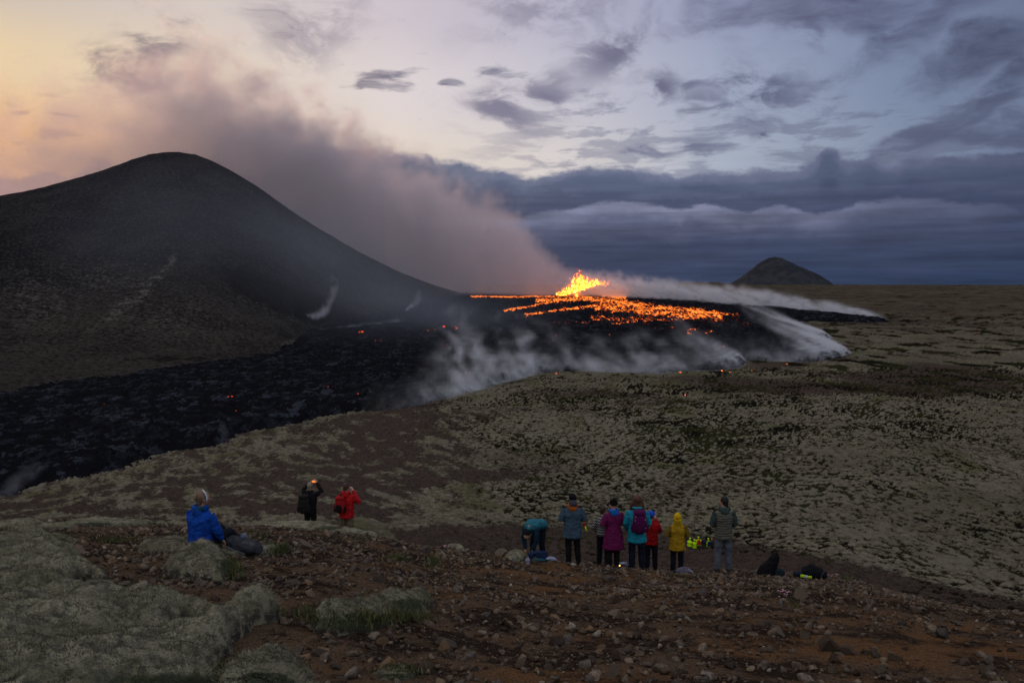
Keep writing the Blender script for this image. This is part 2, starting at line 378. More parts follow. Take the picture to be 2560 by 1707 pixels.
def hit(px, py, f=base, y0=4.0, y1=4000.0):     # where the ray through a photo pixel meets the ground
    u, w = ray(px, py)
    for n in (140, 60, 40):
        ys = np.exp(np.linspace(math.log(y0), math.log(y1), n))
        d = f(u * ys, ys) - w * ys
        k = int(np.argmax(d > 0)) if (d > 0).any() else n - 1
        if n > 40: y0, y1 = ys[max(k - 1, 0)], ys[min(k + (0 if k else 1), n - 1)]
    y = ys[k]; return np.array([u * y, y, float(f(np.array([u * y]), np.array([y]))[0])])
def at(px, Y, py=None):                          # the point over column px at forward distance Y, on the ground
    u = ray(px, py if py else 1300)[0]
    x = u * Y
    return np.array([x, Y, float(base(np.array([x]), np.array([Y]))[0])])
def project(x, y, z):
    cp, sp_ = math.cos(PITCH), math.sin(PITCH)
    d = y * cp - z * sp_; upc = y * sp_ + z * cp
    return CXP + FPX * x / d, CYP - FPX * upc / d
def blob(px, py, cx, cy_, rx, ry, tilt=0):
    c, s_ = math.cos(math.radians(tilt)), math.sin(math.radians(tilt))
    ax, ay = px - cx, py - cy_
    return np.exp(-(((ax * c + ay * s_) / rx) ** 2 + ((ay * c - ax * s_) / ry) ** 2))
def segdist(px, py, pts):
    d = np.full(px.shape, 1e9)
    for (x0, y0), (x1, y1) in zip(pts[:-1], pts[1:]):
        ex, ey = x1 - x0, y1 - y0; L = ex * ex + ey * ey + 1e-9
        q = np.clip(((px - x0) * ex + (py - y0) * ey) / L, 0, 1)
        d = np.minimum(d, np.hypot(px - x0 - q * ex, py - y0 - q * ey))
    return d
def inpoly(x, y, P):
    c = np.zeros(x.shape, bool)
    for (x0, y0), (x1, y1) in zip(P, np.roll(P, -1, 0)):
        if y0 == y1: continue
        c ^= ((y0 > y) != (y1 > y)) & (x < (x1 - x0) * (y - y0) / (y1 - y0) + x0)
    return c
def ucols(p0, p1, step, outer=None):
    u0, u1 = (p0 - 1280) / FPX, (p1 - 1280) / FPX
    u = np.arange(u0, u1, step / FPX)
    if outer:
        k = np.linspace(0, 1, 50)[1:] ** 2
        u = np.concatenate([(u0 - k * outer)[::-1], u, u[-1] + k * outer])
    return u

# ---------------------------------------------------------------- materials of the setting
def mat_ground():
    m, t, b, P = newmat('moss_and_gravel')
    mo, re, pit, gr = attr(t, 'moss'), attr(t, 'red'), attr(t, 'pit'), attr(t, 'green')
    fore = attr(t, 'fore')
    n1 = noise(t, P, 1.1, 6, .6); n2 = noise(t, P, 9.0, 5, .65); n3 = noise(t, P, .06, 4, .5); n4 = noise(t, P, 45, 3, .6)
    v = voro(t, P, 26, out=1); sepv = t.nodes.new('ShaderNodeSeparateColor'); t.links.new(v.s, sepv.inputs[0]); vr = V(t, sepv.outputs[0])
    soil = mixc(t, n1.ss(.35, .65), (.030, .022, .019), (.052, .038, .031))
    soil = mixc(t, n2.ss(.55, .8), soil, (.085, .070, .062))
    fs = mixc(t, n1.ss(.35, .65), (.026, .018, .014), (.100, .066, .043))
    fs = mixc(t, re * n1.ss(.2, .6) * .8, fs, (.135, .070, .032))
    fs = mixc(t, vr.ss(.55, 1.0) * n2.ss(.4, .6) * .7, fs, (.115, .085, .070))
    fs = mixc(t, n4.ss(.5, .3) * .6, fs, (.012, .009, .008))
    soil = mixc(t, fore, soil, fs)
    mc = mixc(t, n1.ss(.2, .8), (.092, .085, .058), (.200, .182, .138))
    mc = mixc(t, n3.ss(.4, .9) * .7, mc, (.165, .148, .125))
    mc = mixc(t, gr, mc, (.075, .076, .032))
    mc = mixc(t, n2.ss(.5, .85) * .65, mc, (.055, .052, .034))
    mc = mixc(t, attr(t, 'hum').ss(.72, .15) * .72, mc, (.062, .058, .038))  # lump shading painted in: moss colour darkens towards the hollows
    mc = mixc(t, noise(t, P, .022, 5, .65).ss(.45, .85) * .55, mc, (.085, .078, .058))
    mc = mixc(t, n4.ss(.5, .25) * .5, mc, (.040, .038, .025))
    mm = (mo + (n1 - .5) * .45 + (n2 - .5) * .45).ss(.40, .58)
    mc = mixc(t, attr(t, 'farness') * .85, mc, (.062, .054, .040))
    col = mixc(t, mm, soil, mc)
    pc = mixc(t, n3.ss(.42, .6), (.009, .008, .006), (.020, .021, .009))  # soil and grass in the pits, deepened with painted hollow shade
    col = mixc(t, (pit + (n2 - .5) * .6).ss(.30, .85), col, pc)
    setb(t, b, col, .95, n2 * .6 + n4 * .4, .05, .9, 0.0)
    return m
def mat_hill():
    m, t, b, P = newmat('cinder_slope')
    st, dk, ap = attr(t, 'streak'), attr(t, 'dark'), attr(t, 'apron')
    n1 = noise(t, P, .035, 6, .6); n2 = noise(t, P, .5, 6, .7); n3 = noise(t, P, .16, 5, .6)
    c = mixc(t, n1.ss(.35, .65), (.019, .019, .023), (.031, .030, .033))  # bluish upper slope: some of the smoke haze is put into the colour
    c = mixc(t, ap, c, mixc(t, n1.ss(.35, .65), (.040, .037, .035), (.056, .051, .047)))
    c = mixc(t, n2.ss(.55, .85) * .9, c, (.085, .076, .070))
    c = mixc(t, n2.ss(.45, .3) * .7, c, (.010, .009, .009))
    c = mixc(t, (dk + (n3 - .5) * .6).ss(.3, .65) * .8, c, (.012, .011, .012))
    c = mixc(t, (st * 1.5).mn(1) * (n2 * .65 + n3 * .45 + st * .12 - .05).ss(.50, .82) * .8, c, (.165, .155, .140))
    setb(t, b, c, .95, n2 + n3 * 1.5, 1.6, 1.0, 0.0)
    return m
def mat_lava():
    m, t, b, P = newmat('lava_crust')
    heat, spot, far_ = attr(t, 'molten'), attr(t, 'spot'), attr(t, 'far')
    mp = t.nodes.new('ShaderNodeMapping'); mp.inputs['Scale'].default_value = (1, .62, 1); t.links.new(P.s, mp.inputs[0]); Q = V(t, mp.outputs[0])
    wn = t.nodes.new('ShaderNodeTexNoise'); wn.inputs['Scale'].default_value = .35; wn.inputs['Detail'].default_value = 3; t.links.new(Q.s, wn.inputs[0])
    va = t.nodes.new('ShaderNodeVectorMath'); va.operation = 'MULTIPLY_ADD'; t.links.new(wn.outputs['Color'], va.inputs[0]); va.inputs[1].default_value = (2.2, 2.2, 2.2); t.links.new(Q.s, va.inputs[2]); QW = V(t, va.outputs[0])
    v1 = voro(t, QW, .42); v2 = voro(t, QW, 1.1); n1 = noise(t, Q, .9, 6, .65); n2 = noise(t, Q, .11, 4, .55)
    vcell = voro(t, QW, .42, out=1); sc = t.nodes.new('ShaderNodeSeparateColor'); t.links.new(vcell.s, sc.inputs[0]); cell = V(t, sc.outputs[0])
    c = mixc(t, (cell * .6 + n1 * .5).ss(.5, .85), (.0075, .0078, .0100), (.0140, .0152, .0205))
    c = mixc(t, (n1 * .8 + n2 * .75 + cell * .50 - .28).ss(.88, 1.22), c, (.032, .036, .050))
    # incandescent cracks and rafts, long across the view because the flow runs that way
    m2 = t.nodes.new('ShaderNodeMapping'); m2.inputs['Scale'].default_value = (.50, .065, .50); t.links.new(P.s, m2.inputs[0]); H = V(t, m2.outputs[0])
    m3 = t.nodes.new('ShaderNodeMapping'); m3.inputs['Scale'].default_value = (.055, .03, .05); t.links.new(P.s, m3.inputs[0]); H3 = V(t, m3.outputs[0])
    h1 = noise(t, H, 1.0, 5, .68, .6); h2 = noise(t, H3, 1.0, 4, .6, 1.0)
    hv = heat * 1.0 + (h1 - .5) * 1.7 + (h2 - .5) * .6 - .66
    glow = hv.ss(.10, .42) * heat.ss(.04, .2)
    hs = (spot + (n1 - .5) * .5).ss(.62, .95)
    g = glow.mx(hs * .75)
    ec = ramp(t, g, [(0, (.4, .012, .0)), (.4, (1, .060, .004)), (.8, (1, .13, .010)), (1, (1, .24, .03))])
    setb(t, b, c, .66, v1 * -1.2 + v2 * -.5 + n1 * .5, .9, .9, 0.0, ec, g * g * 1.1 + g * .45)
    return m

# ---------------------------------------------------------------- the ground
def rows_between(y0, y1, k, cap_far=15.0):
    ys = [y0]
    while ys[-1] < y1:
        y = ys[-1]
        hh = 1.7 + .26 * y if y < 110 else max(11.0, 31 - (y - 300) * .012)
        d = k * y * y / (853 * hh)
        if 24 < y < 60: d *= 1.8
        if y < 2600: d = min(d, cap_far)
        else: d = 90 + (y - 2600) * .05
        ys.append(y + max(d, .012))
    return np.array(ys)
def build_ground():
    ys = rows_between(3.0, 28000, .85)
    us = ucols(-120, 2680, 2.6, 2.2)
    U, Yg = np.meshgrid(us, ys); X = U * Yg
    Z = base(X, Yg)
    px, py = project(X, Yg, Z)
    rng = fbm2(X / 5, Yg / 5, 3, 31)
    crest = np.interp(U, [-.6, -.4, -.25, 0, .1, .4, .6], [19, 20, 22, 24.5, 27, 25, 18.5])
    fore = sst(Yg, crest + 3 + rng * 3, crest - .5 + rng * 3)
    # cover of moss: pieces of the field as the photograph has them
    cov = np.full(X.shape, .64)
    cov = cov + .42 * fbm2(X / 30, Yg / 30, 5, 33) * sst(Yg, 40, 90)
    cov -= .42 * blob(px, py, 1000, 1105, 170, 55, -12)
    cov -= .30 * blob(px, py, 960, 1050, 200, 30, -8)
    cov -= .30 * blob(px, py, 350, 1240, 520, 65, -4)
    cov -= .22 * blob(px, py, 800, 1220, 260, 60, 0)
    cov += .20 * blob(px, py, 1200, 1290, 400, 30, 0)
    cov -= .50 * blob(px, py, 800, 1275, 260, 14, 2)
    cov -= .75 * blob(px, py, 2330, 955, 210, 32, 3) + .5 * blob(px, py, 1950, 965, 260, 16, 2) + .35 * blob(px, py, 1220, 1190, 260, 14, -6)
    cov -= .25 * blob(px, py, 1560, 990, 230, 22, 4)
    cov -= .22 * blob(px, py, 1900, 905, 160, 16, 0)
    cov += .18 * blob(px, py, 2200, 1200, 420, 160, 8)
    cov += .10 * blob(px, py, 1900, 1060, 500, 60, 0)
    edge_ = np.interp(px, [900, 1100, 1440, 1800, 2100, 2560], [1335, 1362, 1412, 1425, 1450, 1534]); wid = np.interp(px, [950, 1150, 1500, 1800, 2100, 2400, 2560], [20, 60, 95, 75, 55, 34, 26])
    cov -= .85 * sst(edge_ - py, wid * 1.25, wid * .35) * sst(px, 900, 1150)
    cov -= .35 * sst(Yg, 60, 30) * sst(U, .0, -.3)
    cov = cov - sst(Yg, 380, 620) * (.06 + .38 * np.clip(fbm2(X / 160, Yg / 70, 4, 36) + .15, 0, 1) + .25 * fbm2(X / 45, Yg / 30, 4, 37))
    str_ = fbm2(X / 3.5 + Yg / 9, Yg / 11, 4, 35)       # moss strewn in streaks along the left slope
    left = sst(U, .02, -.12) * sst(Yg, 300, 180)
    moss = cov + left * str_ * .95 + (1 - left) * .12 * str_
    moss = np.clip(moss * (1 - fore), 0, 1)
    # hummocks and the hollows between them, dark with soil and painted shade
    big = sst(Yg, 30, 70)
    hm = fbm2(X / 1.15, Yg / 1.6, 4, 41, .68) * 1.15 + .35 * fbm2(X / 5.5, Yg / 8, 3, 42) + .18 * pn2(X / .45, Yg / .6, 46)
    hf = fbm2(X / 9, Yg / 26, 4, 43)
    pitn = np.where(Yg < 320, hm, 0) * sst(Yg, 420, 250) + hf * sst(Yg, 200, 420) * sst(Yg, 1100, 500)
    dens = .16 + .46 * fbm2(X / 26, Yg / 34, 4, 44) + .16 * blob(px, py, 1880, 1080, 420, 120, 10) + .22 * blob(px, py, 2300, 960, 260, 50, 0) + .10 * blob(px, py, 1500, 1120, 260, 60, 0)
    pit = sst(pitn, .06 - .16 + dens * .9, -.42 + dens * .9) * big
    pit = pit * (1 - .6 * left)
    green = sst(fbm2(X / 12, Yg / 18, 3, 51) + .5 * blob(px, py, 1750, 960, 260, 40, 0), .18, .5) * big * .75 + .5 * sst(moss, .75, .5) * big * sst(rng, 0, .4)
    Z = Z + big * (.46 * np.clip(hm + .15, -.6, .7) * sst(Yg, 500, 250) - .16 * np.abs(fbm2(X / .8, Yg / .9, 3, 45)) * sst(Yg, 240, 120))
    Z = Z + sst(Yg, 900, 1700) * (3.6 * fbm2(X / 170, Yg / 260, 3, 47) + 1.6 * np.abs(fbm2(X / 45, Yg / 90, 3, 48)))
    Z = Z + sst(Yg, 1700, 2100) * (2.6 * fbm2(X / 120, Yg / 200, 3, 49) + 3.4 * np.abs(fbm2(X / 60, Yg / 200, 3, 50)) * sst(fbm2(X / 400, Yg / 900, 2, 52), -.1, .3))
    Z = Z + left * big * .25 * np.clip(str_, -.5, .8) + sst(Yg, 250, 600) * .9 * hf
    # small lumps under the rubble
    Z = Z + fore * (.030 * fbm2(X / .45, Yg / .45, 3, 61) + .016 * np.abs(fbm2(X / .12, Yg / .12, 2, 62)))
    pr, qr = px, py
    red = sst(fbm2(X / 1.6, Yg / 1.3, 4, 71) + .55 * blob(pr, qr, 1450, 1450, 260, 40, 0) + .7 * blob(pr, qr, 2200, 1610, 430, 70, 6) + .45 * blob(pr, qr, 1380, 1690, 300, 40, 0) + .4 * blob(pr, qr, 1000, 1420, 160, 14, 0) - .35 * blob(pr, qr, 300, 1400, 500, 120, 0), .16, .52)
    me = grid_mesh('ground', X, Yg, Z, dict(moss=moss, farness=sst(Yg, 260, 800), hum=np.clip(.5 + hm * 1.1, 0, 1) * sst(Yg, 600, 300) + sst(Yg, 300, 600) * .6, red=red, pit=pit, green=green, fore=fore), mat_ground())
    tag(link('ground', me), kind='structure')
build_ground()

# ---------------------------------------------------------------- the dark volcanic hill on the left
HB = [(-700, 1120), (-300, 1075), (0, 1030), (200, 985), (400, 962), (550, 942), (690, 912), (738, 884), (765, 850), (830, 827), (950, 802), (1050, 780), (1130, 765), (1200, 752), (1290, 738)]
HS = [(-700, 660), (-500, 610), (-300, 555), (-100, 507), (0, 489), (60, 479), (100, 470), (200, 443), (250, 428), (300, 411), (330, 399), (370, 387), (410, 381), (445, 380), (490, 387), (530, 402), (580, 428), (630, 458), (660, 478), (740, 536), (800, 575), (900, 633), (1000, 682), (1080, 712), (1150, 733), (1200, 743), (1290, 752)]
HD = [(-700, 700), (0, 720), (430, 770), (700, 810), (900, 870), (1050, 960), (1150, 1030), (1290, 1110)]
_hb = []
for p, q in HB:
    h_ = hit(p, q, lambda x, y: base(x, y) + 2.0, 150); _hb.append((h_[0] / h_[1], h_[1], h_[2]))
_hb.sort(); HBu, HBY, HBz = np.array(_hb).T
_hs = [(*ray(p, q), np.interp(p, [a for a, _ in HD], [b for _, b in HD])) for p, q in HS]
HSu, HSw, HSD = np.array(sorted(_hs)).T
def hill_z(u, T):                                # T: 0 at the foot, 1 on the skyline, beyond 1 down the far side
    Yb = np.interp(u, HBu, HBY); zb = np.interp(u, HBu, HBz) - 3.5
    Ys = np.interp(u, HSu, HSD); zs = np.interp(u, HSu, HSw) * Ys
    tt = [0, .1, .2, .35, .5, .65, .8, .9, .96, 1, 1.05, 1.12, 1.25, 1.5, 2.0, 2.6]
    gg = [0, .035, .085, .19, .335, .515, .725, .880, .955, 1, 1.015, 1.0, .90, .62, .1, -.25]
    g = np.interp(T, tt, gg)
    return Yb + (Ys - Yb) * T, zb + (zs - zb) * g, zs - zb
def build_hill():
    us = ucols(-260, 1300, 2.6)
    us = np.concatenate([np.linspace(-1.0, us[0], 80)[:-1], us])
    T1 = np.concatenate([np.linspace(0, 1.06, 520), np.linspace(1.08, 2.6, 50)])
    k = np.exp(-np.linspace(-2, 2, 31) ** 2); k /= k.sum()
    U, T = np.meshgrid(us, T1)
    Yh, Zh, H = hill_z(U, T)
    Zs = np.apply_along_axis(lambda c: np.convolve(np.pad(c, 15, mode='edge'), k, 'valid'), 0, Zh[:520])
    wgt = sst(T[:520], 1.02, .93) * 1.0
    Zh[:520] = Zs * wgt + Zh[:520] * (1 - wgt)
    X = U * Yh
    env = sst(T, .03, .3) * sst(T, 1.02, .85)
    Zh = Zh + env * (4.0 * fbm2(X / 75, Yh / 110, 3, 101) - 2.6 * np.abs(fbm2(X / 26 + Yh / 200, Yh / 190, 3, 102))) + .60 * fbm2(X / 6, Yh / 6, 3, 103) + .12 * fbm2(X / 2, Yh / 2, 2, 104) * sst(T, 1.1, .9)
    px, py = project(X, Yh, Zh)
    gul = segdist(px, py, [(560, 700), (660, 765), (760, 800), (850, 815)])
    Zh = Zh - 2.4 * np.exp(-(gul / 36) ** 2) * env
    Zh = Zh + 3.0 * blob(px, py, 520, 905, 190, 22, -2) * env
    px, py = project(X, Yh, Zh)
    streak = 1.05 * np.exp(-(segdist(px, py, [(435, 645), (400, 690), (365, 715)]) / 9) ** 2)
    streak += 1.0 * np.exp(-(segdist(px, py, [(365, 720), (320, 760), (290, 785)]) / 24) ** 2) + .75 * np.exp(-(segdist(px, py, [(290, 790), (225, 822)]) / 11) ** 2)
    streak = np.maximum(streak, .62 * blob(px, py, 100, 760, 110, 90) + .15 * fbm2(X / 9, Yh / 20, 3, 111))
    streak = np.maximum(streak, .50 * blob(px, py, 420, 800, 160, 60) + .2 * fbm2(X / 9, Yh / 16, 4, 113))
    streak = np.maximum(streak, .55 * blob(px, py, 250, 700, 120, 40) + .15 * fbm2(X / 7, Yh / 20, 3, 112))
    streak = np.maximum(streak, .80 * np.exp(-(segdist(px, py, [(700, 868), (790, 835), (880, 828)]) / 13) ** 2))
    streak = np.maximum(streak, .62 * np.exp(-(segdist(px, py, [(600, 742), (680, 775), (790, 825)]) / 7) ** 2))
    streak = np.clip(streak * .78, 0, .8) * sst(T, 1.02, .95)
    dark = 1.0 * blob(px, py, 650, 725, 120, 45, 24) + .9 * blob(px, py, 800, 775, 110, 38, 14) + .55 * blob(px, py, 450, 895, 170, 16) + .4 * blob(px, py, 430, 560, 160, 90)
    apron = sst(T, .62, .28) * sst(px, 900, 600)
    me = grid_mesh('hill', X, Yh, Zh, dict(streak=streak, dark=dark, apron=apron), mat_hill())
    tag(link('hill', me), kind='structure')
build_hill()

# ---------------------------------------------------------------- the lone cone on the horizon
def build_far_hill():
    Yc = 5200.0
    pts = [(1815, 716), (1845, 700), (1868, 684), (1890, 665), (1908, 652), (1922, 645), (1938, 642), (1954, 645), (1972, 655), (1990, 664), (2012, 673), (2035, 684), (2060, 700), (2082, 716)]
    xs = np.array([ray(p, q)[0] * Yc for p, q in pts]); zs = np.array([ray(p, q)[1] * Yc for p, q in pts])
    xc = xs[6]
    th = np.linspace(0, TAU, 161); rr = np.linspace(0, 1.25, 90)
    TH, RR = np.meshgrid(th, rr)
    c = np.cos(TH); rl, rr_ = xc - xs[0], xs[-1] - xc
    prl = np.interp(RR, (xc - xs[:7][::-1]) / rl, zs[:7][::-1], right=-70); prr = np.interp(RR, (xs[6:] - xc) / rr_, zs[6:], right=-70)
    wl = .5 - .5 * c; wl = wl * wl * (3 - 2 * wl)
    R = RR * (rl * wl + rr_ * (1 - wl))
    Z = prl * wl + prr * (1 - wl)
    X = xc + R * c; Yv = Yc + R * np.sin(TH)
    gl = fbm2(TH * 4, RR * 2, 3, 131)
    Z = Z + sst(RR, .08, .4) * (5.0 * pn2(X / 28, Yv / 60, 132) + 3 * pn2(X / 13, Yv / 30, 133)) * (RR < .98)
    m, t, b, P = newmat('haze_tinted_cinder')
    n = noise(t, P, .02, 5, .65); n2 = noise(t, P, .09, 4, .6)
    setb(t, b, mixc(t, n.ss(.35, .65), (.030, .034, .044), (.044, .048, .058)), .95, n2, 8.0, .8, 0.0)  # distance haze painted into the rock as a bluish base colour
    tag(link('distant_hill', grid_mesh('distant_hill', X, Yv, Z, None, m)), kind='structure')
build_far_hill()

# ---------------------------------------------------------------- the lava field
LNEAR = [(-700, 1400), (-300, 1310), (-100, 1262), (0, 1240), (60, 1226), (120, 1205), (200, 1192), (260, 1180), (330, 1165), (380, 1140), (420, 1132), (500, 1120), (560, 1108), (600, 1084), (640, 1076), (700, 1068), (740, 1057), (800, 1042), (860, 1032), (905, 1027), (960, 1025), (1020, 1022), (1060, 1010), (1120, 995), (1200, 973), (1290, 950), (1350, 931), (1450, 926), (1520, 930), (1600, 931), (1660, 935), (1720, 928), (1800, 927), (1850, 918), (1872, 900), (1930, 902), (2000, 905), (2060, 902), (2110, 892), (2130, 884), (2105, 868), (2050, 856), (2085, 845), (2040, 832), (1990, 818), (1960, 806), (2020, 803), (2110, 805), (2180, 806), (2228, 803), (2170, 794), (2080, 784), (2000, 775), (1900, 762), (1800, 750), (1700, 738), (1600, 727), (1540, 722)]
LB = [(1480, 728), (1300, 726), (1150, 730), (1050, 742), (980, 775), (800, 800), (680, 838), (620, 875), (520, 905), (300, 930), (-100, 1010), (-700, 1080)]
_lp = np.array([hit(p, q, base, 60)[:2] for p, q in LNEAR + LB])
LEDGE = np.array([hit(p, q, base, 60) for p, q in LNEAR])
def lava_height(X, Y):
    d = segdist(X, Y, np.vstack([_lp, _lp[:1]])) * np.where(inpoly(X, Y, _lp), 1, -1)
    d = d + (2.2 * fbm2(X / 9, Y / 11, 4, 201) + .7 * fbm2(X / 2.2, Y / 2.6, 2, 202)) * (.5 + np.clip(Y, 150, 1000) / 420)
    th = 2.6 * sst(d, -.5, 5.0) + 1.6 * sst(d, 4, 40)
    return d, th
def build_lava():
    ys = rows_between(118, 1250, .62, 4.5)
    us = ucols(-200, 2260, 2.35)
    us = np.concatenate([np.linspace(-.95, us[0], 60)[:-1], us])
    U, Yg = np.meshgrid(us, ys); X = U * Yg
    Zb = base(X, Yg)
    d, th = lava_height(X, Yg)
    q = sst(d, 0, 5)
    blocks = np.abs(fbm2(X / 7, Yg / 9, 4, 211, .6)) * 2.6 + np.abs(fbm2(X / 2.4, Yg / 3.0, 3, 212, .6)) * 1.1
    rid = 1 - np.abs(pn2(X / 15 + .6 * pn2(X / 9, Yg / 9, 215), Yg / 11, 213)) * 2
    fin = fbm2(X / .9, Yg / 1.1, 2, 214) * .28 * sst(Yg, 500, 250)
    Z = Zb + th + q * (blocks - .9 + .9 * rid + fin) * .72
    Z = np.where(d < -1.0, Zb - 4.0, Z)
    px, py = project(X, Yg, Z)
    heat = np.zeros(X.shape)
    for w_, k, pts in [(3.2, 1.0, [(1178, 741), (1260, 742), (1360, 741), (1420, 742)]), (4.5, .95, [(1262, 776), (1330, 765), (1400, 750), (1450, 747)]), (9, 1.0, [(1345, 752), (1400, 750), (1440, 745)]),
                       (5, .92, [(1315, 787), (1400, 775), (1480, 765), (1560, 760)]), (9, 1.0, [(1440, 742), (1500, 750), (1560, 756), (1620, 766), (1700, 775), (1790, 783)]),
                       (16, .84, [(1500, 765), (1570, 772), (1650, 782), (1720, 788), (1800, 790)]), (5, .8, [(1620, 764), (1700, 770), (1770, 780), (1845, 788)]), (9, .62, [(1480, 795), (1560, 798), (1640, 798), (1720, 796)]),
                       (4, .72, [(1530, 809), (1570, 806)]), (3, .8, [(1610, 811), (1622, 809)]), (4, .75, [(1765, 831), (1785, 826)]), (4, .7, [(1718, 833), (1730, 833)]), (7, 1.05, [(1468, 722), (1510, 738), (1560, 744)]),
                       (5, .5, [(1380, 806), (1480, 806)]), (5, .52, [(1640, 820), (1760, 822)]), (4, .5, [(1840, 800), (1880, 812)])]:
        heat = np.maximum(heat, k * np.exp(-(segdist(px, py, pts) / w_) ** 2))
    heat *= (d > 2)
    spot = np.zeros(X.shape)
    sp = [(579, 991, 9), (571, 992, 6), (592, 1026, 5), (260, 1010, 4), (475, 1022, 3), (820, 967, 4), (895, 984, 5), (773, 944, 4), (906, 829, 9), (898, 830, 6), (890, 858, 5), (938, 850, 5), (952, 852, 4), (1070, 826, 5), (1088, 824, 6), (1110, 816, 8), (1113, 812, 5), (1138, 816, 8), (1142, 821, 6), (1117, 862, 5), (1067, 844, 4), (1163, 930, 6), (655, 1056, 3), (220, 1186, 4), (1388, 838, 6), (1373, 856, 4), (1400, 858, 4), (1598, 848, 5), (1810, 866, 7), (1593, 891, 3), (1611, 901, 3), (1524, 836, 4), (1170, 1006, 4), (505, 1083, 3), (620, 1080, 3)]
    for a, b_, r in sp: spot = np.maximum(spot, 1.15 * blob(px, py, a, b_, r * .75, r * .36))
    spot *= (d > 1.5)
    me = grid_mesh('lava_field', X, Yg, Z, dict(molten=heat, spot=spot, far=sst(Yg, 400, 900)), mat_lava())
    tag(link('lava_field', me), kind='structure')
build_lava()

# ---------------------------------------------------------------- the fissure: fountains of lava
def mat_fire(name, k=3.8):
    m, t, b, P = newmat(name)
    n = noise(t, P, .22, 4, .7); e = attr(t, 'cool')
    f = (n * .9 + e * .75 - .38)
    ec = ramp(t, f, [(0, (1, .27, .036)), (.3, (1, .20, .018)), (.62, (1, .10, .006)), (1, (.8, .04, .002))])
    setb(t, b, (.02, .01, .01), .8, em=ec, ems=((f * -1.35 + 1.6).mx(.45) ** 2.0) * k)
    return m
def fountain(name, label, px0, py0, Y, jets, seed, mat):
    rng = np.random.default_rng(seed)
    u, w = ray(px0, py0); O = np.array([u * Y, Y, w * Y]); s = Y / FPX
    bm = bmesh.new(); cool = []
    def lump(p, r, st, c):
        m = bmesh.ops.create_icosphere(bm, subdivisions=1, radius=1)
        for v in m['verts']:
            k = 1 + .35 * (rng.random() - .5)
            v.co = Vector((p[0] + v.co.x * r * k, p[1] + v.co.y * r * k, p[2] + v.co.z * r * st * k)); cool.append(c)
    for (jx, jb, jt, wd, n) in jets:            # along the fissure: base and tip height in photo pixels, half width, number
        for _ in range(int(n * 2.1)):
            h = rng.random() ** 1.35
            spread = wd * (1 - h) ** .8 * (0.35 + .65 * rng.random())
            x = (jx - px0) * s + rng.normal() * spread * s * .8 + rng.normal() * s * 1.6
            z = (py0 - (jb + (jt - jb) * h)) * s + rng.normal() * s * 1.2
            y = rng.normal() * 3.5 * (1 - h) + (px0 - jx) * s * .6
            r = s * (1.0 + 3.6 * (1 - h) ** 1.2) * (.24 + .58 * rng.random() ** 1.4)
            lump((x, y, z), r, 1.0 + 1.1 * rng.random() * h, .15 + .75 * h * rng.random() + (.3 if rng.random() < .2 else 0))
        for _ in range(max(2, n // 5)):         # spatter thrown clear
            a = rng.random(); x = (jx - px0) * s + rng.normal() * (wd * 1.5 + 3) * s; z = (py0 - (jb + (jt - jb) * rng.random() * 1.1)) * s
            lump((x, rng.normal() * 4, z), s * (.35 + .65 * rng.random()), 1 + rng.random(), .9)
    me = bpy.data.meshes.new(name); bm.to_mesh(me); bm.free()
    a = me.attributes.new('cool', 'FLOAT', 'POINT'); a.data.foreach_set('value', np.array(cool, np.float32))
    me.materials.append(mat); o = link(name, me); o.location = O
    return tag(o, label, 'lava fountain', 'fountains of lava along the fissure', 'thing')
fire = mat_fire('molten_rock')
fountain('lava_fountain', 'tall bright yellow fountain of molten lava at the top of the glowing field', 1440, 742, 960,
         [(1399, 739, 729, 4, 18), (1410, 737, 722, 5, 26), (1422, 734, 712, 6, 36), (1433, 731, 698, 6, 50), (1442, 727, 684, 6, 70), (1449, 723, 676, 4, 60), (1456, 721, 688, 6, 60), (1466, 718, 694, 6, 46), (1477, 714, 698, 5, 34), (1488, 709, 698, 4, 24), (1442, 740, 734, 3, 12), (1434, 715, 686, 2, 12)], 5, fire)
fountain('lava_fountain', 'small orange fountain of lava just right of the tall one', 1512, 712, 1000, [(1502, 712, 702, 3, 12), (1510, 712, 698, 4, 18), (1520, 709, 704, 3, 8)], 6, mat_fire('dull_molten_rock', 1.7))
# small moss fires along the margin of the flow
def flame(px, py, hpx, wpx, seed, label):
    p = hit(px, py, base, 60); s = p[1] / FPX
    rng = np.random.default_rng(seed); bm = bmesh.new(); cool = []
    hpx *= .44; wpx *= .5
    for k in range(5 if wpx < 5 else 8):
        cx = rng.uniform(-.5, .5) * wpx * s; hh = hpx * s * rng.uniform(.5, 1.0); r = .22 * hpx * s * rng.uniform(.6, 1.1)
        m = bmesh.ops.create_icosphere(bm, subdivisions=2, radius=1)
        for v in m['verts']:
            z = (v.co.z + 1) / 2; tz = (1 - z) ** .7 + .05
            v.co = Vector((cx + v.co.x * r * tz * 1.5 + math.sin(z * 5 + k) * r * .4, v.co.y * r * tz, z * hh)); cool.append(.15 + z * .6)
    me = bpy.data.meshes.new('moss_fire'); bm.to_mesh(me); bm.free()
    a = me.attributes.new('cool', 'FLOAT', 'POINT'); a.data.foreach_set('value', np.array(cool, np.float32))
    me.polygons.foreach_set('use_smooth', [True] * len(me.polygons)); me.materials.append(flame_m)
    o = link('moss_fire', me); o.location = p - np.array([0, 0, .05])
    tag(o, label, 'fire', 'small fires along the lava margin', 'thing')
flame_m = mat_fire('flame', 1.5)
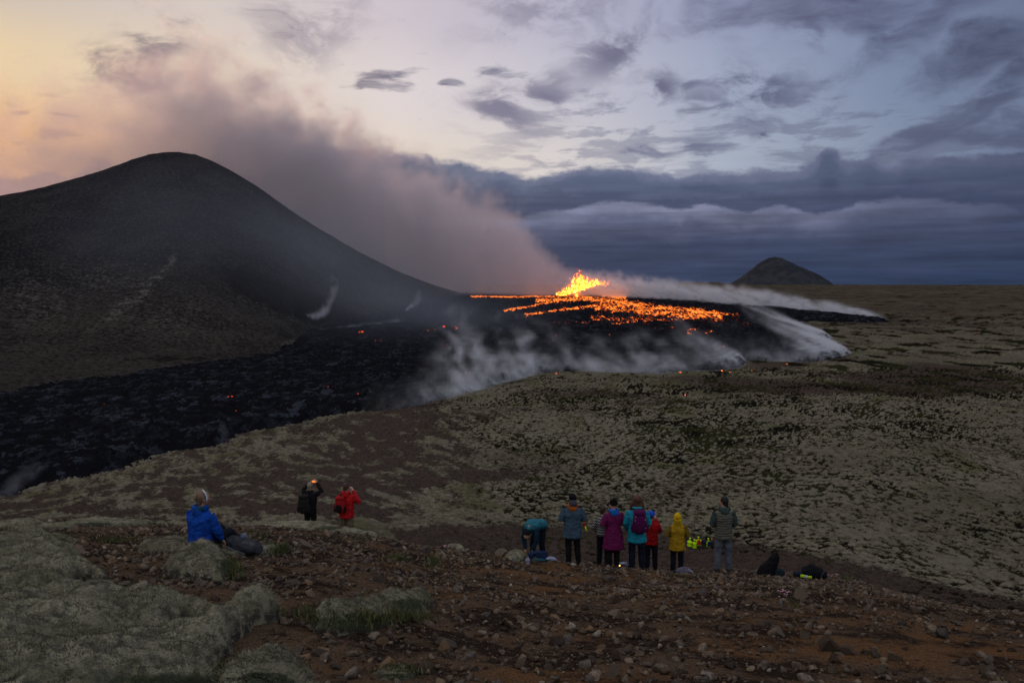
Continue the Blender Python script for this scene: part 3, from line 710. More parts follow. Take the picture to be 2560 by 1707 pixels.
# ---------------------------------------------------------------- smoke: density grids filled from fields worked out here
def smoke_mat(name, col, g, dens, absorb=None):
    m = bpy.data.materials.new(name); m.use_nodes = True; t = m.node_tree; t.nodes.clear()
    v = t.nodes.new('ShaderNodeVolumePrincipled'); o = t.nodes.new('ShaderNodeOutputMaterial')
    v.inputs['Color'].default_value = (*col, 1); v.inputs['Density'].default_value = dens; v.inputs['Anisotropy'].default_value = g
    v.inputs['Density Attribute'].default_value = 'density'
    t.links.new(v.outputs[0], o.inputs['Volume'])
    m.cycles.volume_step_rate = 1.0
    return m
def smoke(name, label, lo, hi, vox, fn, mat):
    lo, hi = np.array(lo, float), np.array(hi, float)
    n = np.maximum(2, np.ceil((hi - lo) / vox).astype(int) + 1)
    ax = [np.linspace(lo[i], hi[i], n[i]) for i in range(3)]
    D = fn(*ax).astype(np.float32)              # array indexed [z, y, x]
    D[[0, -1]] = 0; D[:, [0, -1]] = 0; D[:, :, [0, -1]] = 0
    D[D < .004] = 0
    me = bpy.data.meshes.new(name); N = D.size
    me.vertices.add(N); a = me.attributes.new('d', 'FLOAT', 'POINT'); a.data.foreach_set('value', D.ravel())
    src = bpy.data.objects.new(name + '_field', me)
    t = bpy.data.node_groups.new(name, 'GeometryNodeTree')
    t.interface.new_socket('Geometry', in_out='INPUT', socket_type='NodeSocketGeometry')
    t.interface.new_socket('Geometry', in_out='OUTPUT', socket_type='NodeSocketGeometry')
    nd, lk = t.nodes, t.links
    out = nd.new('NodeGroupOutput'); vc = nd.new('GeometryNodeVolumeCube'); oi = nd.new('GeometryNodeObjectInfo')
    oi.inputs['Object'].default_value = src
    si = nd.new('GeometryNodeSampleIndex'); si.data_type = 'FLOAT'; si.domain = 'POINT'
    na = nd.new('GeometryNodeInputNamedAttribute'); na.data_type = 'FLOAT'; na.inputs['Name'].default_value = 'd'
    lk.new(oi.outputs['Geometry'], si.inputs['Geometry']); lk.new(na.outputs[0], si.inputs['Value'])
    pos = nd.new('GeometryNodeInputPosition'); sx = nd.new('ShaderNodeSeparateXYZ'); lk.new(pos.outputs[0], sx.inputs[0])
    idx = None; st = 1
    for i in range(3):
        k = ((V(t, sx.outputs[i]) - lo[i]) * ((n[i] - 1) / (hi[i] - lo[i])))._m('ROUND').mx(0).mn(n[i] - 1) * st
        idx = k if idx is None else idx + k; st *= int(n[i])
    lk.new(idx.s, si.inputs['Index'])
    lk.new(si.outputs[0], vc.inputs['Density'])
    vc.inputs['Background'].default_value = 0
    vc.inputs['Min'].default_value = lo; vc.inputs['Max'].default_value = hi
    for i, c in enumerate('XYZ'): vc.inputs['Resolution ' + c].default_value = int(n[i])
    sm = nd.new('GeometryNodeSetMaterial'); sm.inputs['Material'].default_value = mat
    lk.new(vc.outputs[0], sm.inputs[0]); lk.new(sm.outputs[0], out.inputs[0])
    vd = bpy.data.volumes.new(name); vd.materials.append(mat)
    o = link(name, vd); md = o.modifiers.new('density', 'NODES'); md.node_group = t
    tag(o, label, 'smoke', None, 'stuff')
    return o
def field(fn_env, fn_noise, eps=.01):            # work the noise out only where the envelope is not empty
    def f(x, y, z):
        Z, Y, X = np.meshgrid(z, y, x, indexing='ij')
        X, Y, Z = X.ravel(), Y.ravel(), Z.ravel()
        G = np.broadcast_to(ground_of(x, y), (len(z), len(y), len(x))).ravel()
        E, extra = fn_env(X, Y, Z, G)
        k = np.where(E > eps)[0]; D = np.zeros(X.shape)
        D[k] = fn_noise(X[k], Y[k], Z[k], G[k], E[k], [q[k] for q in extra])
        return D.reshape(len(z), len(y), len(x))
    return f
def ground_of(x, y):
    Xg, Yg = np.meshgrid(x, y); z = base(Xg, Yg); d, th = lava_height(Xg, Yg)
    return (z + np.maximum(th, 0))[None]

# the great plume from the fissure, drifting left and away behind the hill
PU = [(1560, 716), (1500, 706), (1462, 696), (1436, 684), (1400, 664), (1345, 622), (1310, 575), (1285, 552), (1255, 522), (1215, 505), (1150, 482), (1080, 452), (1000, 425), (930, 390), (880, 362), (820, 330), (760, 300), (700, 268), (650, 262), (600, 228), (550, 196), (500, 172), (460, 168), (410, 205), (350, 238), (250, 258), (150, 272), (50, 290), (-100, 305), (-400, 330)]
def plume_Y(x): return np.interp(x, [-1100, -500, -150, 20, 75, 130], [1420, 1330, 1180, 1030, 985, 985])
_pu_x, _pu_z = [], []
for p, q in PU:
    u, w = ray(p, q); Yy = 985.0
    for _ in range(30): Yy = .5 * Yy + .5 * float(plume_Y(u * Yy))
    _pu_x.append(u * Yy); _pu_z.append(w * Yy)
_o = np.argsort(_pu_x); _pu_x, _pu_z = np.array(_pu_x)[_o], np.array(_pu_z)[_o]
def plume_env(X, Y, Z, G):
    zu = np.interp(X, _pu_x, _pu_z); yc = plume_Y(X)
    wy = np.interp(X, [-900, -400, -100, 20, 75, 110], [150, 130, 95, 55, 16, 14])
    e = (zu - Z) / np.interp(X, [-900, -500, -200, 0, 70, 120], [105, 95, 62, 28, 10, 10])
    lat = np.exp(-((Y - yc) / wy) ** 2)
    E = np.where(e > -1.1, 1, 0) * lat * (Z > G - 2)
    return E, (e, lat)
def plume_noise(X, Y, Z, G, E, ex):
    e, lat = ex
    sc = np.interp(X, [-900, -300, 0, 90], [50, 42, 26, 15])
    w = fbm3(X / 120, Y / 120, Z / 90, 2, 301)
    n = fbm3(X / sc + w * .8, Y / sc, Z / (sc * .8) + w, 5, 302, .58)
    bil = 1 - 2.4 * np.abs(fbm3(X / (sc * .55) + w, Y / (sc * .6), Z / (sc * .5), 4, 305, .55))
    f = sst(e + n * 2.8 + bil * 1.0, .30, 1.25) ** 1.3
    body = np.interp(X, [-950, -750, -500, -300, -150, -30, 40, 90, 130], [.10, .15, .30, .62, .55, .40, .58, .6, .0])
    body = body * np.interp(e, [-1, 0, .8, 2.5, 5], [.45, .55, .95, 1.1, .75])
    return f * body * lat * np.clip(1 + n * 1.8 + .35 * bil, .08, 2.4)
smoke('smoke_plume', 'great mauve smoke plume rising from the lava fountain and drifting behind the dark hill',
      (-960, 880, -30), (140, 1520, 390), 4.9, field(plume_env, plume_noise), smoke_mat('plume_smoke', (.86, .81, .89), .45, .031))

# smoke blown back over the flow from its near margin, where the moss burns
_le = np.array([p[:2] for p in LEDGE]); _lpx = [p for p, _ in LNEAR]
i0, i1 = _lpx.index(905), _lpx.index(1960) + 1
NE = _le[i0:i1]; NP = LNEAR[i0:i1]
STR = [(905, .0), (940, .01), (960, .16), (1000, .02), (1040, .16), (1090, .6), (1200, 1.0), (1330, 1.05), (1400, .55), (1500, .32), (1560, .5), (1660, .55), (1740, .85), (1790, .4), (1830, .6), (1872, .30), (1930, .55), (2000, .65), (2060, .75), (2110, .8)]
def edge_field(X, Y):                           # distance to the margin and the strength of the smoke there
    best = np.full(X.shape, 1e9); st = np.zeros(X.shape); par = np.zeros(X.shape); acc = 0.0
    for j in range(len(NE) - 1):
        (x0, y0), (x1, y1) = NE[j], NE[j + 1]
        ex, ey = x1 - x0, y1 - y0; L = ex * ex + ey * ey + 1e-9
        q = np.clip(((X - x0) * ex + (Y - y0) * ey) / L, 0, 1)
        d = np.hypot(X - x0 - q * ex, Y - y0 - q * ey)
        m = d < best; best = np.where(m, d, best)
        jj = i0 + j
        def s_of(k):
            p, py_ = LNEAR[k]
            if LNEAR.index((p, py_)) > _lpx.index(2110): return .62 if py_ > 840 else .4
            return np.interp(p, [a for a, _ in STR], [b for _, b in STR])
        st = np.where(m, s_of(jj) * (1 - q) + s_of(jj + 1) * q, st)
        par = np.where(m, acc + math.sqrt(L) * q, par); acc += math.sqrt(L)
    return best, st, par
def near_env(X, Y, Z, G):
    h = Z - G + 1.2
    hh = np.maximum(h, 0)
    r = np.interp(X, [-30, 10, 60, 160], [.45, .85, 1.5, 3.0]) * (1 + .0 * hh)
    wob = np.sin(X * .11 + Y * .07) * .12 * hh
    sx, sy = X + r * hh ** .95 + wob, Y - 1.1 * hh - wob
    d = np.full(X.shape, 1e9); st = np.zeros(X.shape); par = np.zeros(X.shape)
    hm = np.interp(X, [-60, -35, -18, 0, 20, 60, 160], [4, 8, 21, 23, 16, 13, 15])
    k = np.where((h > -1.5) & (h < hm * 1.6))[0]
    d[k], st[k], par[k] = edge_field(sx[k], sy[k])
    wd = 1.3 + .30 * hh
    gate = .35 + .65 * sst(fbm2(sx / 20, sy / 26, 2, 319) + sst(X, 30, 0) * .35, -.15, .4)
    E = st * np.exp(-(d / wd) ** 2) * (np.exp(-hh / (hm * .42)) * .80 * gate + .5 * np.exp(-hh / 2.5)) * sst(h, -1.5, .3)
    base_ = st * np.exp(-(d / 1.9) ** 2) * np.exp(-hh / 1.5) * sst(h, -1.5, .3)
    return np.maximum(E, base_), (hh, par, sx, sy, base_)
def near_noise(X, Y, Z, G, E, ex):
    hh, par, sx, sy, bs = ex
    wx = fbm3(X / 13, Y / 15, Z / 9, 3, 311) * (1.5 + .75 * hh)
    n = fbm3((sx + wx) / 7.5, (sy - wx * .7) / 11, hh / 7, 5, 312, .6)
    n2 = fbm3(X / 4.2 + wx * .15, Y / 5, Z / 4.2, 4, 314, .6)
    n3 = fbm3((sx + wx) / 26, sy / 30, hh / 40, 2, 313)
    a = np.clip(.60 + 1.7 * n + .75 * n2 + 1.1 * n3 - .022 * hh, 0, 2)
    fade = .12 + .88 * sst(sx + 3 * n3, -44, -8) ** 1.5
    E = E * fade * np.interp(X, [60, 110, 170], [1, .62, .5]); bs = bs * (.3 + .7 * fade)
    return E * a ** 2.6 * 4.2 + bs * np.clip(.9 + 1.6 * n2, .15, 2) * 5.5
smoke('margin_smoke', 'pale smoke curling off burning moss along the near margin of the lava field',
      (-85, 235, -40), (178, 640, -2), 1.15, field(near_env, near_noise, .012), smoke_mat('moss_smoke', (.88, .92, 1.0), .3, .21))

# the low sheet of smoke along the far tongue
TP = [(2228, 803, 638, 3), (2130, 797, 680, 7), (2000, 786, 745, 11), (1900, 774, 800, 14), (1800, 762, 850, 15), (1700, 748, 900, 18), (1600, 735, 950, 21), (1510, 724, 985, 21), (1440, 716, 1000, 12)]
_tp = []
for p, q, Yy, hgt in TP:
    u, w = ray(p, q); _tp.append((u * Yy, Yy, hgt))
_tp = np.array(_tp)
def tongue_env(X, Y, Z, G):
    h = Z - G + 1; hh = np.maximum(h, 0)
    sx, sy = X + hh * 1.2, Y - hh * .6
    best = np.full(X.shape, 1e9); H = np.zeros(X.shape); par = np.zeros(X.shape); acc = 0
    for (x0, y0, h0), (x1, y1, h1) in zip(_tp[:-1], _tp[1:]):
        ex, ey = x1 - x0, y1 - y0; L = ex * ex + ey * ey
        q = np.clip(((sx - x0) * ex + (sy - y0) * ey) / L, 0, 1)
        d = np.hypot(sx - x0 - q * ex, sy - y0 - q * ey); m = d < best
        best = np.where(m, d, best); H = np.where(m, h0 + (h1 - h0) * q, H); par = np.where(m, acc + math.sqrt(L) * q, par); acc += math.sqrt(L)
    n = fbm2(X / 14, Y / 20, 3, 321)
    H = H * (1 + .35 * n)
    E = np.exp(-(best / (4 + par * .045)) ** 2) * sst(h, -1.5, .5) * sst(hh / np.maximum(H, 1), 1.5, .35) * sst(par, -1, 25)
    return E, (hh, par, sx, sy)
def tongue_noise(X, Y, Z, G, E, ex):
    hh, par, sx, sy = ex
    n = fbm3(sx / 12, sy / 26, hh / 9, 4, 322, .6) + .5 * fbm3(X / 5, Y / 9, Z / 5, 3, 323, .6)
    return E * np.clip(.62 + 2.3 * n, 0, 2) ** 1.3 * np.interp(par, [0, 60, 200, 480], [2.0, 1.7, 1.25, .75])
smoke('tongue_smoke', 'low sheet of smoke trailing back from the farthest tongue of lava on the right',
      (60, 600, -34), (310, 1060, 22), 2.0, field(tongue_env, tongue_noise, .012), smoke_mat('sheet_smoke', (.90, .92, 1.0), .3, .10))

# thin wisps: tubes of smoke along a path, each point (x, y, z, radius, strength)
def tube(name, label, pts, vox, k, seed, mat):
    P = np.array(pts, float); R = P[:, 3].max() * 2.6
    lo = P[:, :3].min(0) - R; hi = P[:, :3].max(0) + R
    def env(X, Y, Z, G):
        best = np.full(X.shape, 9.0); st = np.zeros(X.shape)
        wx = pn3(X / (R * 1.2), Y / (R * 1.2), Z / (R * 1.2), seed) * R * .28; wz = pn3(X / (R * .8), Y / R, Z / (R * .8), seed + 1) * R * .20
        for a, b_ in zip(P[:-1], P[1:]):
            e = b_[:3] - a[:3]; L = (e ** 2).sum() + 1e-9
            q = np.clip(((X + wx - a[0]) * e[0] + (Y - a[1]) * e[1] + (Z + wz - a[2]) * e[2]) / L, 0, 1)
            r = a[3] + (b_[3] - a[3]) * q
            d = np.sqrt((X + wx - a[0] - q * e[0]) ** 2 + (Y - a[1] - q * e[1]) ** 2 + (Z + wz - a[2] - q * e[2]) ** 2) / r
            m = d < best; best = np.where(m, d, best); st = np.where(m, a[4] + (b_[4] - a[4]) * q, st)
        return np.exp(-best ** 2) * st, ()
    def ns(X, Y, Z, G, E, ex):
        n = fbm3(X / (R * .45), Y / (R * .6), Z / (R * .7), 4, seed + 5, .6)
        return E * np.clip(.7 + 2.6 * n, 0, 2.4)
    smoke(name, label, lo, hi, vox, field(env, ns), mat)
def px3(px, py, Y): u, w = ray(px, py); return (u * Y, Y, w * Y)
wm = smoke_mat('wisp_smoke', (.84, .89, 1.0), .3, 1.0)
def W3(pts, r, s): return [(*px3(a, b_, y), rr, ss) for (a, b_, y), rr, ss in zip(pts, r, s)]
tube('smoke_wisp', 'white wisp of smoke lifting off the foot of the hill in a curl', W3([(720, 781, 640), (748, 789, 640), (788, 793, 640), (808, 784, 638), (822, 762, 635), (831, 732, 632), (836, 704, 628), (828, 680, 625)], [.9, 1.3, 1.9, 2.3, 2.7, 3.1, 3.8, 4.6], [.26, .34, .26, .16, .085, .055, .030, .008]), .8, 1, 401, wm)
tube('smoke_wisp', 'small faint wisp of smoke beside the little fire on the hill flank', W3([(1008, 778, 760), (1022, 770, 760), (1036, 762, 758), (1042, 745, 756), (1052, 725, 752)], [.9, 1.4, 1.9, 2.4, 3.2], [.16, .15, .10, .05, .012]), .8, 1, 411, wm)
tube('smoke_wisp', 'thin smoke drifting up from the lava at the left edge of the picture', W3([(-30, 1240, 158), (20, 1228, 160), (60, 1200, 160), (90, 1160, 158), (115, 1125, 156)], [1.2, 1.6, 2.4, 3.0, 3.4], [.06, .05, .022, .009, .003]), .6, 1, 421, wm)
tube('smoke_wisp', 'thread of pale smoke above the lava margin left of centre', W3([(560, 1108, 212), (562, 1085, 212), (548, 1060, 211), (538, 1040, 210)], [.8, 1.2, 1.6, 2.2], [.05, .03, .015, .005]), .5, 1, 431, wm)
tube('smoke_wisp', 'ground smoke on the pale spur where the lava meets the hill', W3([(790, 830, 600), (850, 826, 610), (920, 820, 620), (1010, 806, 640)], [2.0, 2.6, 3.0, 4], [.05, .07, .05, .02]), 1.5, 1, 441, wm)
# the thin blue veil that hangs over the flank of the hill and the back of the flow
def veil_env(X, Y, Z, G):
    px, py = project(X, Y, Z)
    E = (.9 * blob(px, py, 880, 640, 260, 150, 28) + .6 * blob(px, py, 1080, 775, 240, 50, 6) + .30 * blob(px, py, 380, 560, 260, 150)) * np.exp(-((Y - 500) / 90) ** 2) * (Z > G - 2)
    return E, ()
def veil_noise(X, Y, Z, G, E, ex):
    n = fbm3(X / 70, Y / 80, Z / 50 + X / 120, 4, 501, .55)
    return E * np.clip(.75 + 1.5 * n, .05, 2)
smoke('smoke_veil', 'thin blue veil of smoke hanging in front of the dark hill', (-330, 330, -42), (40, 680, 90), 8, field(veil_env, veil_noise), smoke_mat('veil_smoke', (.70, .80, 1.0), .2, .0020))
# ---------------------------------------------------------------- the near slope: moss, stones, grass, flowers
def mat_moss():
    m, t, b, P = newmat('woolly_moss')
    n1 = noise(t, P, 1.6, 5, .6); n2 = noise(t, P, 11, 5, .6); n3 = noise(t, P, 60, 4, .65)
    mp = t.nodes.new('ShaderNodeMapping'); mp.inputs['Scale'].default_value = (22, 130, 60); mp.inputs['Rotation'].default_value = (0, 0, .5); t.links.new(P.s, mp.inputs[0])
    n4 = noise(t, V(t, mp.outputs[0]), 1, 4, .6, 1.2)
    gr = attr(t, 'green')
    c = mixc(t, n1.ss(.3, .7), (.215, .205, .125), (.335, .315, .215))
    c = mixc(t, n2.ss(.5, .8) * .8, c, (.085, .088, .045))
    c = mixc(t, noise(t, P, 4.2, 5, .6, .8).ss(.48, .85) * .75, c, (.048, .050, .032))  # dark noise folds: shading put into the moss colour
    c = mixc(t, (gr + (n2 - .5) * .5).ss(.3, .8), c, (.040, .058, .016))
    c = mixc(t, (n3 * .5 + n4 * .5).ss(.5, .22) * .75, c, (.034, .034, .024))  # finer dark flecks, also painted shading
    c = mixc(t, attr(t, 'rim').ss(.55, .95) * n2.ss(.3, .6), c, (.030, .022, .016))
    hr = attr(t, 'hair')
    c = mixc(t, hr.ss(.05, .15), c, mixc(t, gr.ss(.3, .8), ramp(t, hr, [(.2, (.045, .044, .030)), (.5, (.200, .192, .125)), (1, (.48, .455, .33))]), (.055, .075, .020)))
    setb(t, b, c, .95, n2 * .5 + n3 * .45 + n4 * .5, .035, 1.0, 0.0)
    b.inputs['Sheen Weight'].default_value = .12; b.inputs['Sheen Roughness'].default_value = .6
    return m
moss_m = mat_moss()
def cushion(name, label, cat, poly, H, w, seed, kind='thing', green=None, group=None, step=.016, hole=None, lump=.5, ls=.34):
    W = np.array([hit(p, q, base, 3.5, 60)[:2] for p, q in poly])
    lo, hi = W.min(0) - .25, W.max(0) + .25
    nx, ny = max(8, int((hi[0] - lo[0]) / step)), max(8, int((hi[1] - lo[1]) / step))
    X, Y = np.meshgrid(np.linspace(lo[0], hi[0], nx), np.linspace(lo[1], hi[1], ny))
    d = segdist(X, Y, np.vstack([W, W[:1]])) * np.where(inpoly(X, Y, W), 1, -1)
    if hole:
        Wh = np.array([hit(p, q, base, 3.5, 60)[:2] for p, q in hole])
        dh = segdist(X, Y, np.vstack([Wh, Wh[:1]])) * np.where(inpoly(X, Y, Wh), -1, 1); d = np.minimum(d, dh)
    d = d + .09 * fbm2(X / .35, Y / .35, 3, seed) * min(1, w / .15) + .012 * fbm2(X / .05, Y / .05, 2, seed + 9)
    prof = np.sqrt(np.clip(1 - (1 - np.clip(d / w, 0, 1)) ** 2, 0, 1))
    lumps = 1 + lump * fbm2(X / ls, Y / ls, 3, seed + 3) + lump * .9 * fbm2(X / (ls * 2.8), Y / (ls * 2.8), 2, seed + 4) - .55 * lump * np.exp(-(fbm2(X / (ls * 2.2), Y / (ls * 1.4), 3, seed + 6) / .07) ** 2) + .09 * fbm2(X / .13, Y / .09, 3, seed + 8)
    Zb = base(X, Y)
    Z = Zb + prof * H * lumps + (d > 0) * .012 * fbm2(X / .07, Y / .07, 3, seed + 5)
    Z = np.where(d < 0, Zb - np.clip(-d * 3, 0, .15) - .03, Z)
    px, py = project(X, Y, Z)
    g = np.zeros(X.shape)
    for q in green or []: g = np.maximum(g, blob(px, py, *q))
    rim = 1 - np.clip(d / (w * .35), 0, 1)
    c = W.mean(0); O = np.array([c[0], c[1], float(base(c[:1], c[1:])[0])])
    keep = d > -.2
    me = grid_mesh(name, X - O[0], Y - O[1], Z - O[2], dict(green=g + .3 * np.clip(fbm2(X / .5, Y / .5, 3, seed + 7), 0, 1), rim=rim), moss_m)
    me.attributes.new('hair', 'FLOAT', 'POINT')
    bm = bmesh.new(); bm.from_mesh(me); bm.verts.ensure_lookup_table()
    if kind != None or cat is None:
        rg = np.random.default_rng(seed); inside = np.argwhere(d > .01); area = len(inside) * step * step
        n_h = int(min(area * 5200, 34000)); pk = inside[rg.integers(0, len(inside), n_h)]
        lg, lr, lh = (bm.verts.layers.float[q] for q in ('green', 'rim', 'hair'))
        ang = fbm2(X / .5, Y / .5, 2, seed + 20) * 4 - 1.2
        gx = np.gradient(Z, axis=1) / step; gy = np.gradient(Z, axis=0) / step
        for (i, j) in pk:
            px_, py_, z_ = X[i, j] - O[0] + rg.uniform(-.5, .5) * step, Y[i, j] - O[1] + rg.uniform(-.5, .5) * step, Z[i, j] - O[2]
            a = ang[i, j] + rg.normal() * .35; ln = rg.uniform(.016, .048); dx_, dy_ = math.cos(a) * .6 - gx[i, j] * .5, math.sin(a) * .6 - gy[i, j] * .5
            w_ = .0030
            v0 = bm.verts.new((px_ - math.sin(a) * w_, py_ + math.cos(a) * w_, z_ - .003)); v1 = bm.verts.new((px_ + math.sin(a) * w_, py_ - math.cos(a) * w_, z_ - .003)); v2 = bm.verts.new((px_ + dx_ * ln, py_ + dy_ * ln, z_ + ln * rg.uniform(.4, .95)))
            t_ = rg.random()
            for v_ in (v0, v1, v2): v_[lh] = .2 + .8 * t_; v_[lg] = g[i, j]
            bm.faces.new((v0, v1, v2))
    bm.verts.ensure_lookup_table()
    kf = keep.ravel(); bmesh.ops.delete(bm, geom=[v for v in bm.verts[:len(kf)] if not kf[v.index]], context='VERTS'); bm.to_mesh(me); bm.free()
    o = link(name, me); o.location = O
    return tag(o, label, cat, group, kind)
cushion('moss_carpet', 'broad woolly moss mat filling the lower left corner', 'moss',
        [(-260, 1512), (0, 1494), (140, 1490), (210, 1500), (320, 1500), (360, 1508), (430, 1528), (480, 1548), (540, 1556), (580, 1540), (605, 1516), (650, 1512), (690, 1528), (704, 1550), (640, 1562), (608, 1582), (578, 1602), (584, 1628), (556, 1640), (530, 1650), (548, 1672), (520, 1740), (-260, 1780)], .24, .22, 601, 'stuff',
        [(430, 1700, 200, 20)], hole=[(430, 1570), (466, 1562), (500, 1574), (496, 1600), (444, 1598)], lump=.72, ls=.75)
cushion('moss_carpet', 'moss mat on the upper left bank with a torn overhanging lip', 'moss',
        [(-260, 1400), (-60, 1372), (0, 1368), (50, 1350), (105, 1350), (150, 1362), (166, 1385), (200, 1408), (216, 1428), (244, 1436), (262, 1452), (258, 1462), (226, 1448), (190, 1450), (166, 1465), (172, 1482), (80, 1486), (-260, 1504)], .26, .24, 611, 'stuff', lump=.5, ls=.7)
cushion('moss_mound', 'rounded grey green moss mound with a shaggy right side, below the seated person in blue', 'moss mound',
        [(405, 1440), (436, 1412), (480, 1398), (535, 1392), (566, 1408), (574, 1436), (556, 1462), (500, 1458), (440, 1450)], .30, .30, 621, green=[(570, 1420, 30, 30)], lump=.4, group='moss mounds on the near slope')
cushion('moss_mound', 'flat mossy ledge that the person in blue sits on', 'moss mound',
        [(330, 1372), (400, 1362), (480, 1358), (560, 1366), (640, 1378), (700, 1380), (740, 1376), (700, 1390), (600, 1394), (520, 1392), (430, 1388), (350, 1382)], .16, .25, 631, green=[(700, 1375, 40, 12)], lump=.4, group='moss mounds on the near slope')
cushion('moss_mound', 'long green hump of moss and grass alone on the gravel', 'moss mound',
        [(772, 1562), (800, 1540), (880, 1520), (960, 1512), (1030, 1500), (1080, 1502), (1074, 1530), (1010, 1552), (940, 1580), (850, 1592), (786, 1584)], .20, .22, 641, green=[(900, 1560, 130, 30), (1020, 1510, 50, 16)], lump=.45, group='moss mounds on the near slope')
cushion('moss_mound', 'domed moss mound with a yellow green face at the bottom edge', 'moss mound',
        [(530, 1740), (552, 1700), (590, 1676), (650, 1652), (700, 1650), (745, 1672), (776, 1712), (790, 1760), (700, 1800), (540, 1790)], .24, .26, 651, green=[(660, 1700, 90, 24)], lump=.35, group='moss mounds on the near slope')
cushion('moss_mound', 'small low moss patch at the bottom left of centre', 'moss mound',
        [(925, 1690), (960, 1676), (1010, 1672), (1050, 1682), (1030, 1702), (950, 1706)], .07, .12, 661, green=[(980, 1690, 60, 10)], group='moss mounds on the near slope')
cushion('moss_mound', 'low dark moss lip right of the seated person, beyond the gravel', 'moss mound',
        [(1100, 1362), (1140, 1352), (1170, 1362), (1196, 1378), (1160, 1380), (1120, 1374)], .14, .2, 671, group='moss mounds on the near slope')
cushion('moss_mound', 'small rounded hummock of moss beside the bending person', 'moss mound',
        [(1262, 1394), (1280, 1384), (1304, 1384), (1318, 1396), (1300, 1404), (1272, 1404)], .16, .2, 681, group='moss mounds on the near slope')
_lips = [(60, 1316, 120, 9), (250, 1310, 110, 7), (440, 1308, 70, 6), (620, 1306, 60, 6), (700, 1312, 110, 8), (820, 1320, 90, 7), (900, 1330, 70, 6), (130, 1350, 60, 8), (540, 1330, 30, 5), (960, 1338, 60, 6), (1050, 1352, 36, 7)]
def lips():
    vs, fs, at_g, at_r, n0 = [], [], [], [], 0
    for k, (cx, cy_, hw, hh) in enumerate(_lips):
        poly = [(cx + hw * math.cos(a) * (1 + .25 * math.sin(3 * a + k)), cy_ + hh * math.sin(a)) for a in np.linspace(0, TAU, 14, endpoint=False)]
        o = cushion('lip', None, None, poly, .09, .14, 700 + k * 10, None, step=.035, green=[(cx, cy_, hw * .4, hh)] if k % 2 else None)
        me = o.data; m = len(me.vertices); co = np.empty(m * 3, np.float32); me.vertices.foreach_get('co', co); co = co.reshape(-1, 3) + np.array(o.location)
        vs.append(co); fs += [tuple(v + n0 for v in p.vertices) for p in me.polygons]
        for nm, L in (('green', at_g), ('rim', at_r)):
            a = np.empty(m, np.float32); me.attributes[nm].data.foreach_get('value', a); L.append(a)
        n0 += m; bpy.data.objects.remove(o)
    tag(link('moss_patches', raw_mesh('moss_patches', np.concatenate(vs), fs, moss_m, attrs=dict(green=np.concatenate(at_g), rim=np.concatenate(at_r)))), 'low moss patches along the brow of the near slope', 'moss', None, 'stuff')
lips()

# stones
def mat_stone(name, per_object):
    m, t, b, P = newmat(name)
    if per_object:
        oi = t.nodes.new('ShaderNodeObjectInfo'); r = V(t, oi.outputs['Random'])
    else: r = attr(t, 'tone')
    c = ramp(t, r, [(0, (.030, .022, .017)), (.2, (.072, .048, .032)), (.38, (.120, .088, .064)), (.52, (.080, .070, .064)), (.66, (.160, .098, .052)), (.80, (.190, .150, .115)), (.92, (.050, .037, .030)), (1, (.27, .23, .19))])
    n = noise(t, P, 14 if per_object else 20, 5, .65); n2 = noise(t, P, 60, 3, .6)
    c = mixc(t, n.ss(.35, .75) * .55, c, (.030, .024, .022)); c = mixc(t, n2.ss(.62, .9) * .5, c, (.20, .19, .175))
    setb(t, b, c, .9, n + n2 * .5, .012, .9, .03)
    return m
def rock_shape(rng, sub):
    bm = bmesh.new(); bmesh.ops.create_icosphere(bm, subdivisions=sub, radius=1)
    co = np.array([v.co[:] for v in bm.verts]); f = np.array([[v.index for v in p.verts] for p in bm.faces]); bm.free()
    for _ in range(15 if sub > 1 else 7):         # flat breaks
        n = rng.normal(size=3); n /= np.linalg.norm(n); d = rng.uniform(.34, .78)
        q = co @ n; k = q > d; co[k] -= np.outer(q[k] - d, n)
    s = rng.uniform(0, 99)
    if sub > 1: co *= (1 + .06 * fbm3(co[:, 0] * 1.6 + s, co[:, 1] * 1.6, co[:, 2] * 1.6, 3, 5))[:, None]
    co *= np.array([1, rng.uniform(.65, .95), rng.uniform(.45, .75)]) * (1.30 if sub > 1 else 1.3)
    return co, f
rs = np.random.default_rng(77)
def ground_pt(n, y0, y1, lim=.66):
    y = np.sqrt(rs.uniform(y0 ** 2, y1 ** 2, n)); x = y * rs.uniform(-lim, lim, n); return x, y
mossW = [np.array([hit(p, q, base, 3.5, 60)[:2] for p, q in P_]) for P_ in (
    [(-260, 1512), (0, 1494), (320, 1500), (480, 1548), (650, 1512), (704, 1550), (584, 1628), (520, 1740), (-260, 1780)],
    [(-260, 1400), (0, 1368), (105, 1350), (262, 1452), (166, 1465), (172, 1482), (-260, 1504)],
    [(405, 1440), (480, 1398), (566, 1408), (556, 1462)], [(772, 1562), (880, 1520), (1080, 1502), (940, 1580), (800, 1590)], [(530, 1740), (590, 1676), (700, 1650), (790, 1760)])]
def on_moss(x, y):
    k = np.zeros(x.shape, bool)
    for P_ in mossW: k |= inpoly(x, y, P_)
    return k
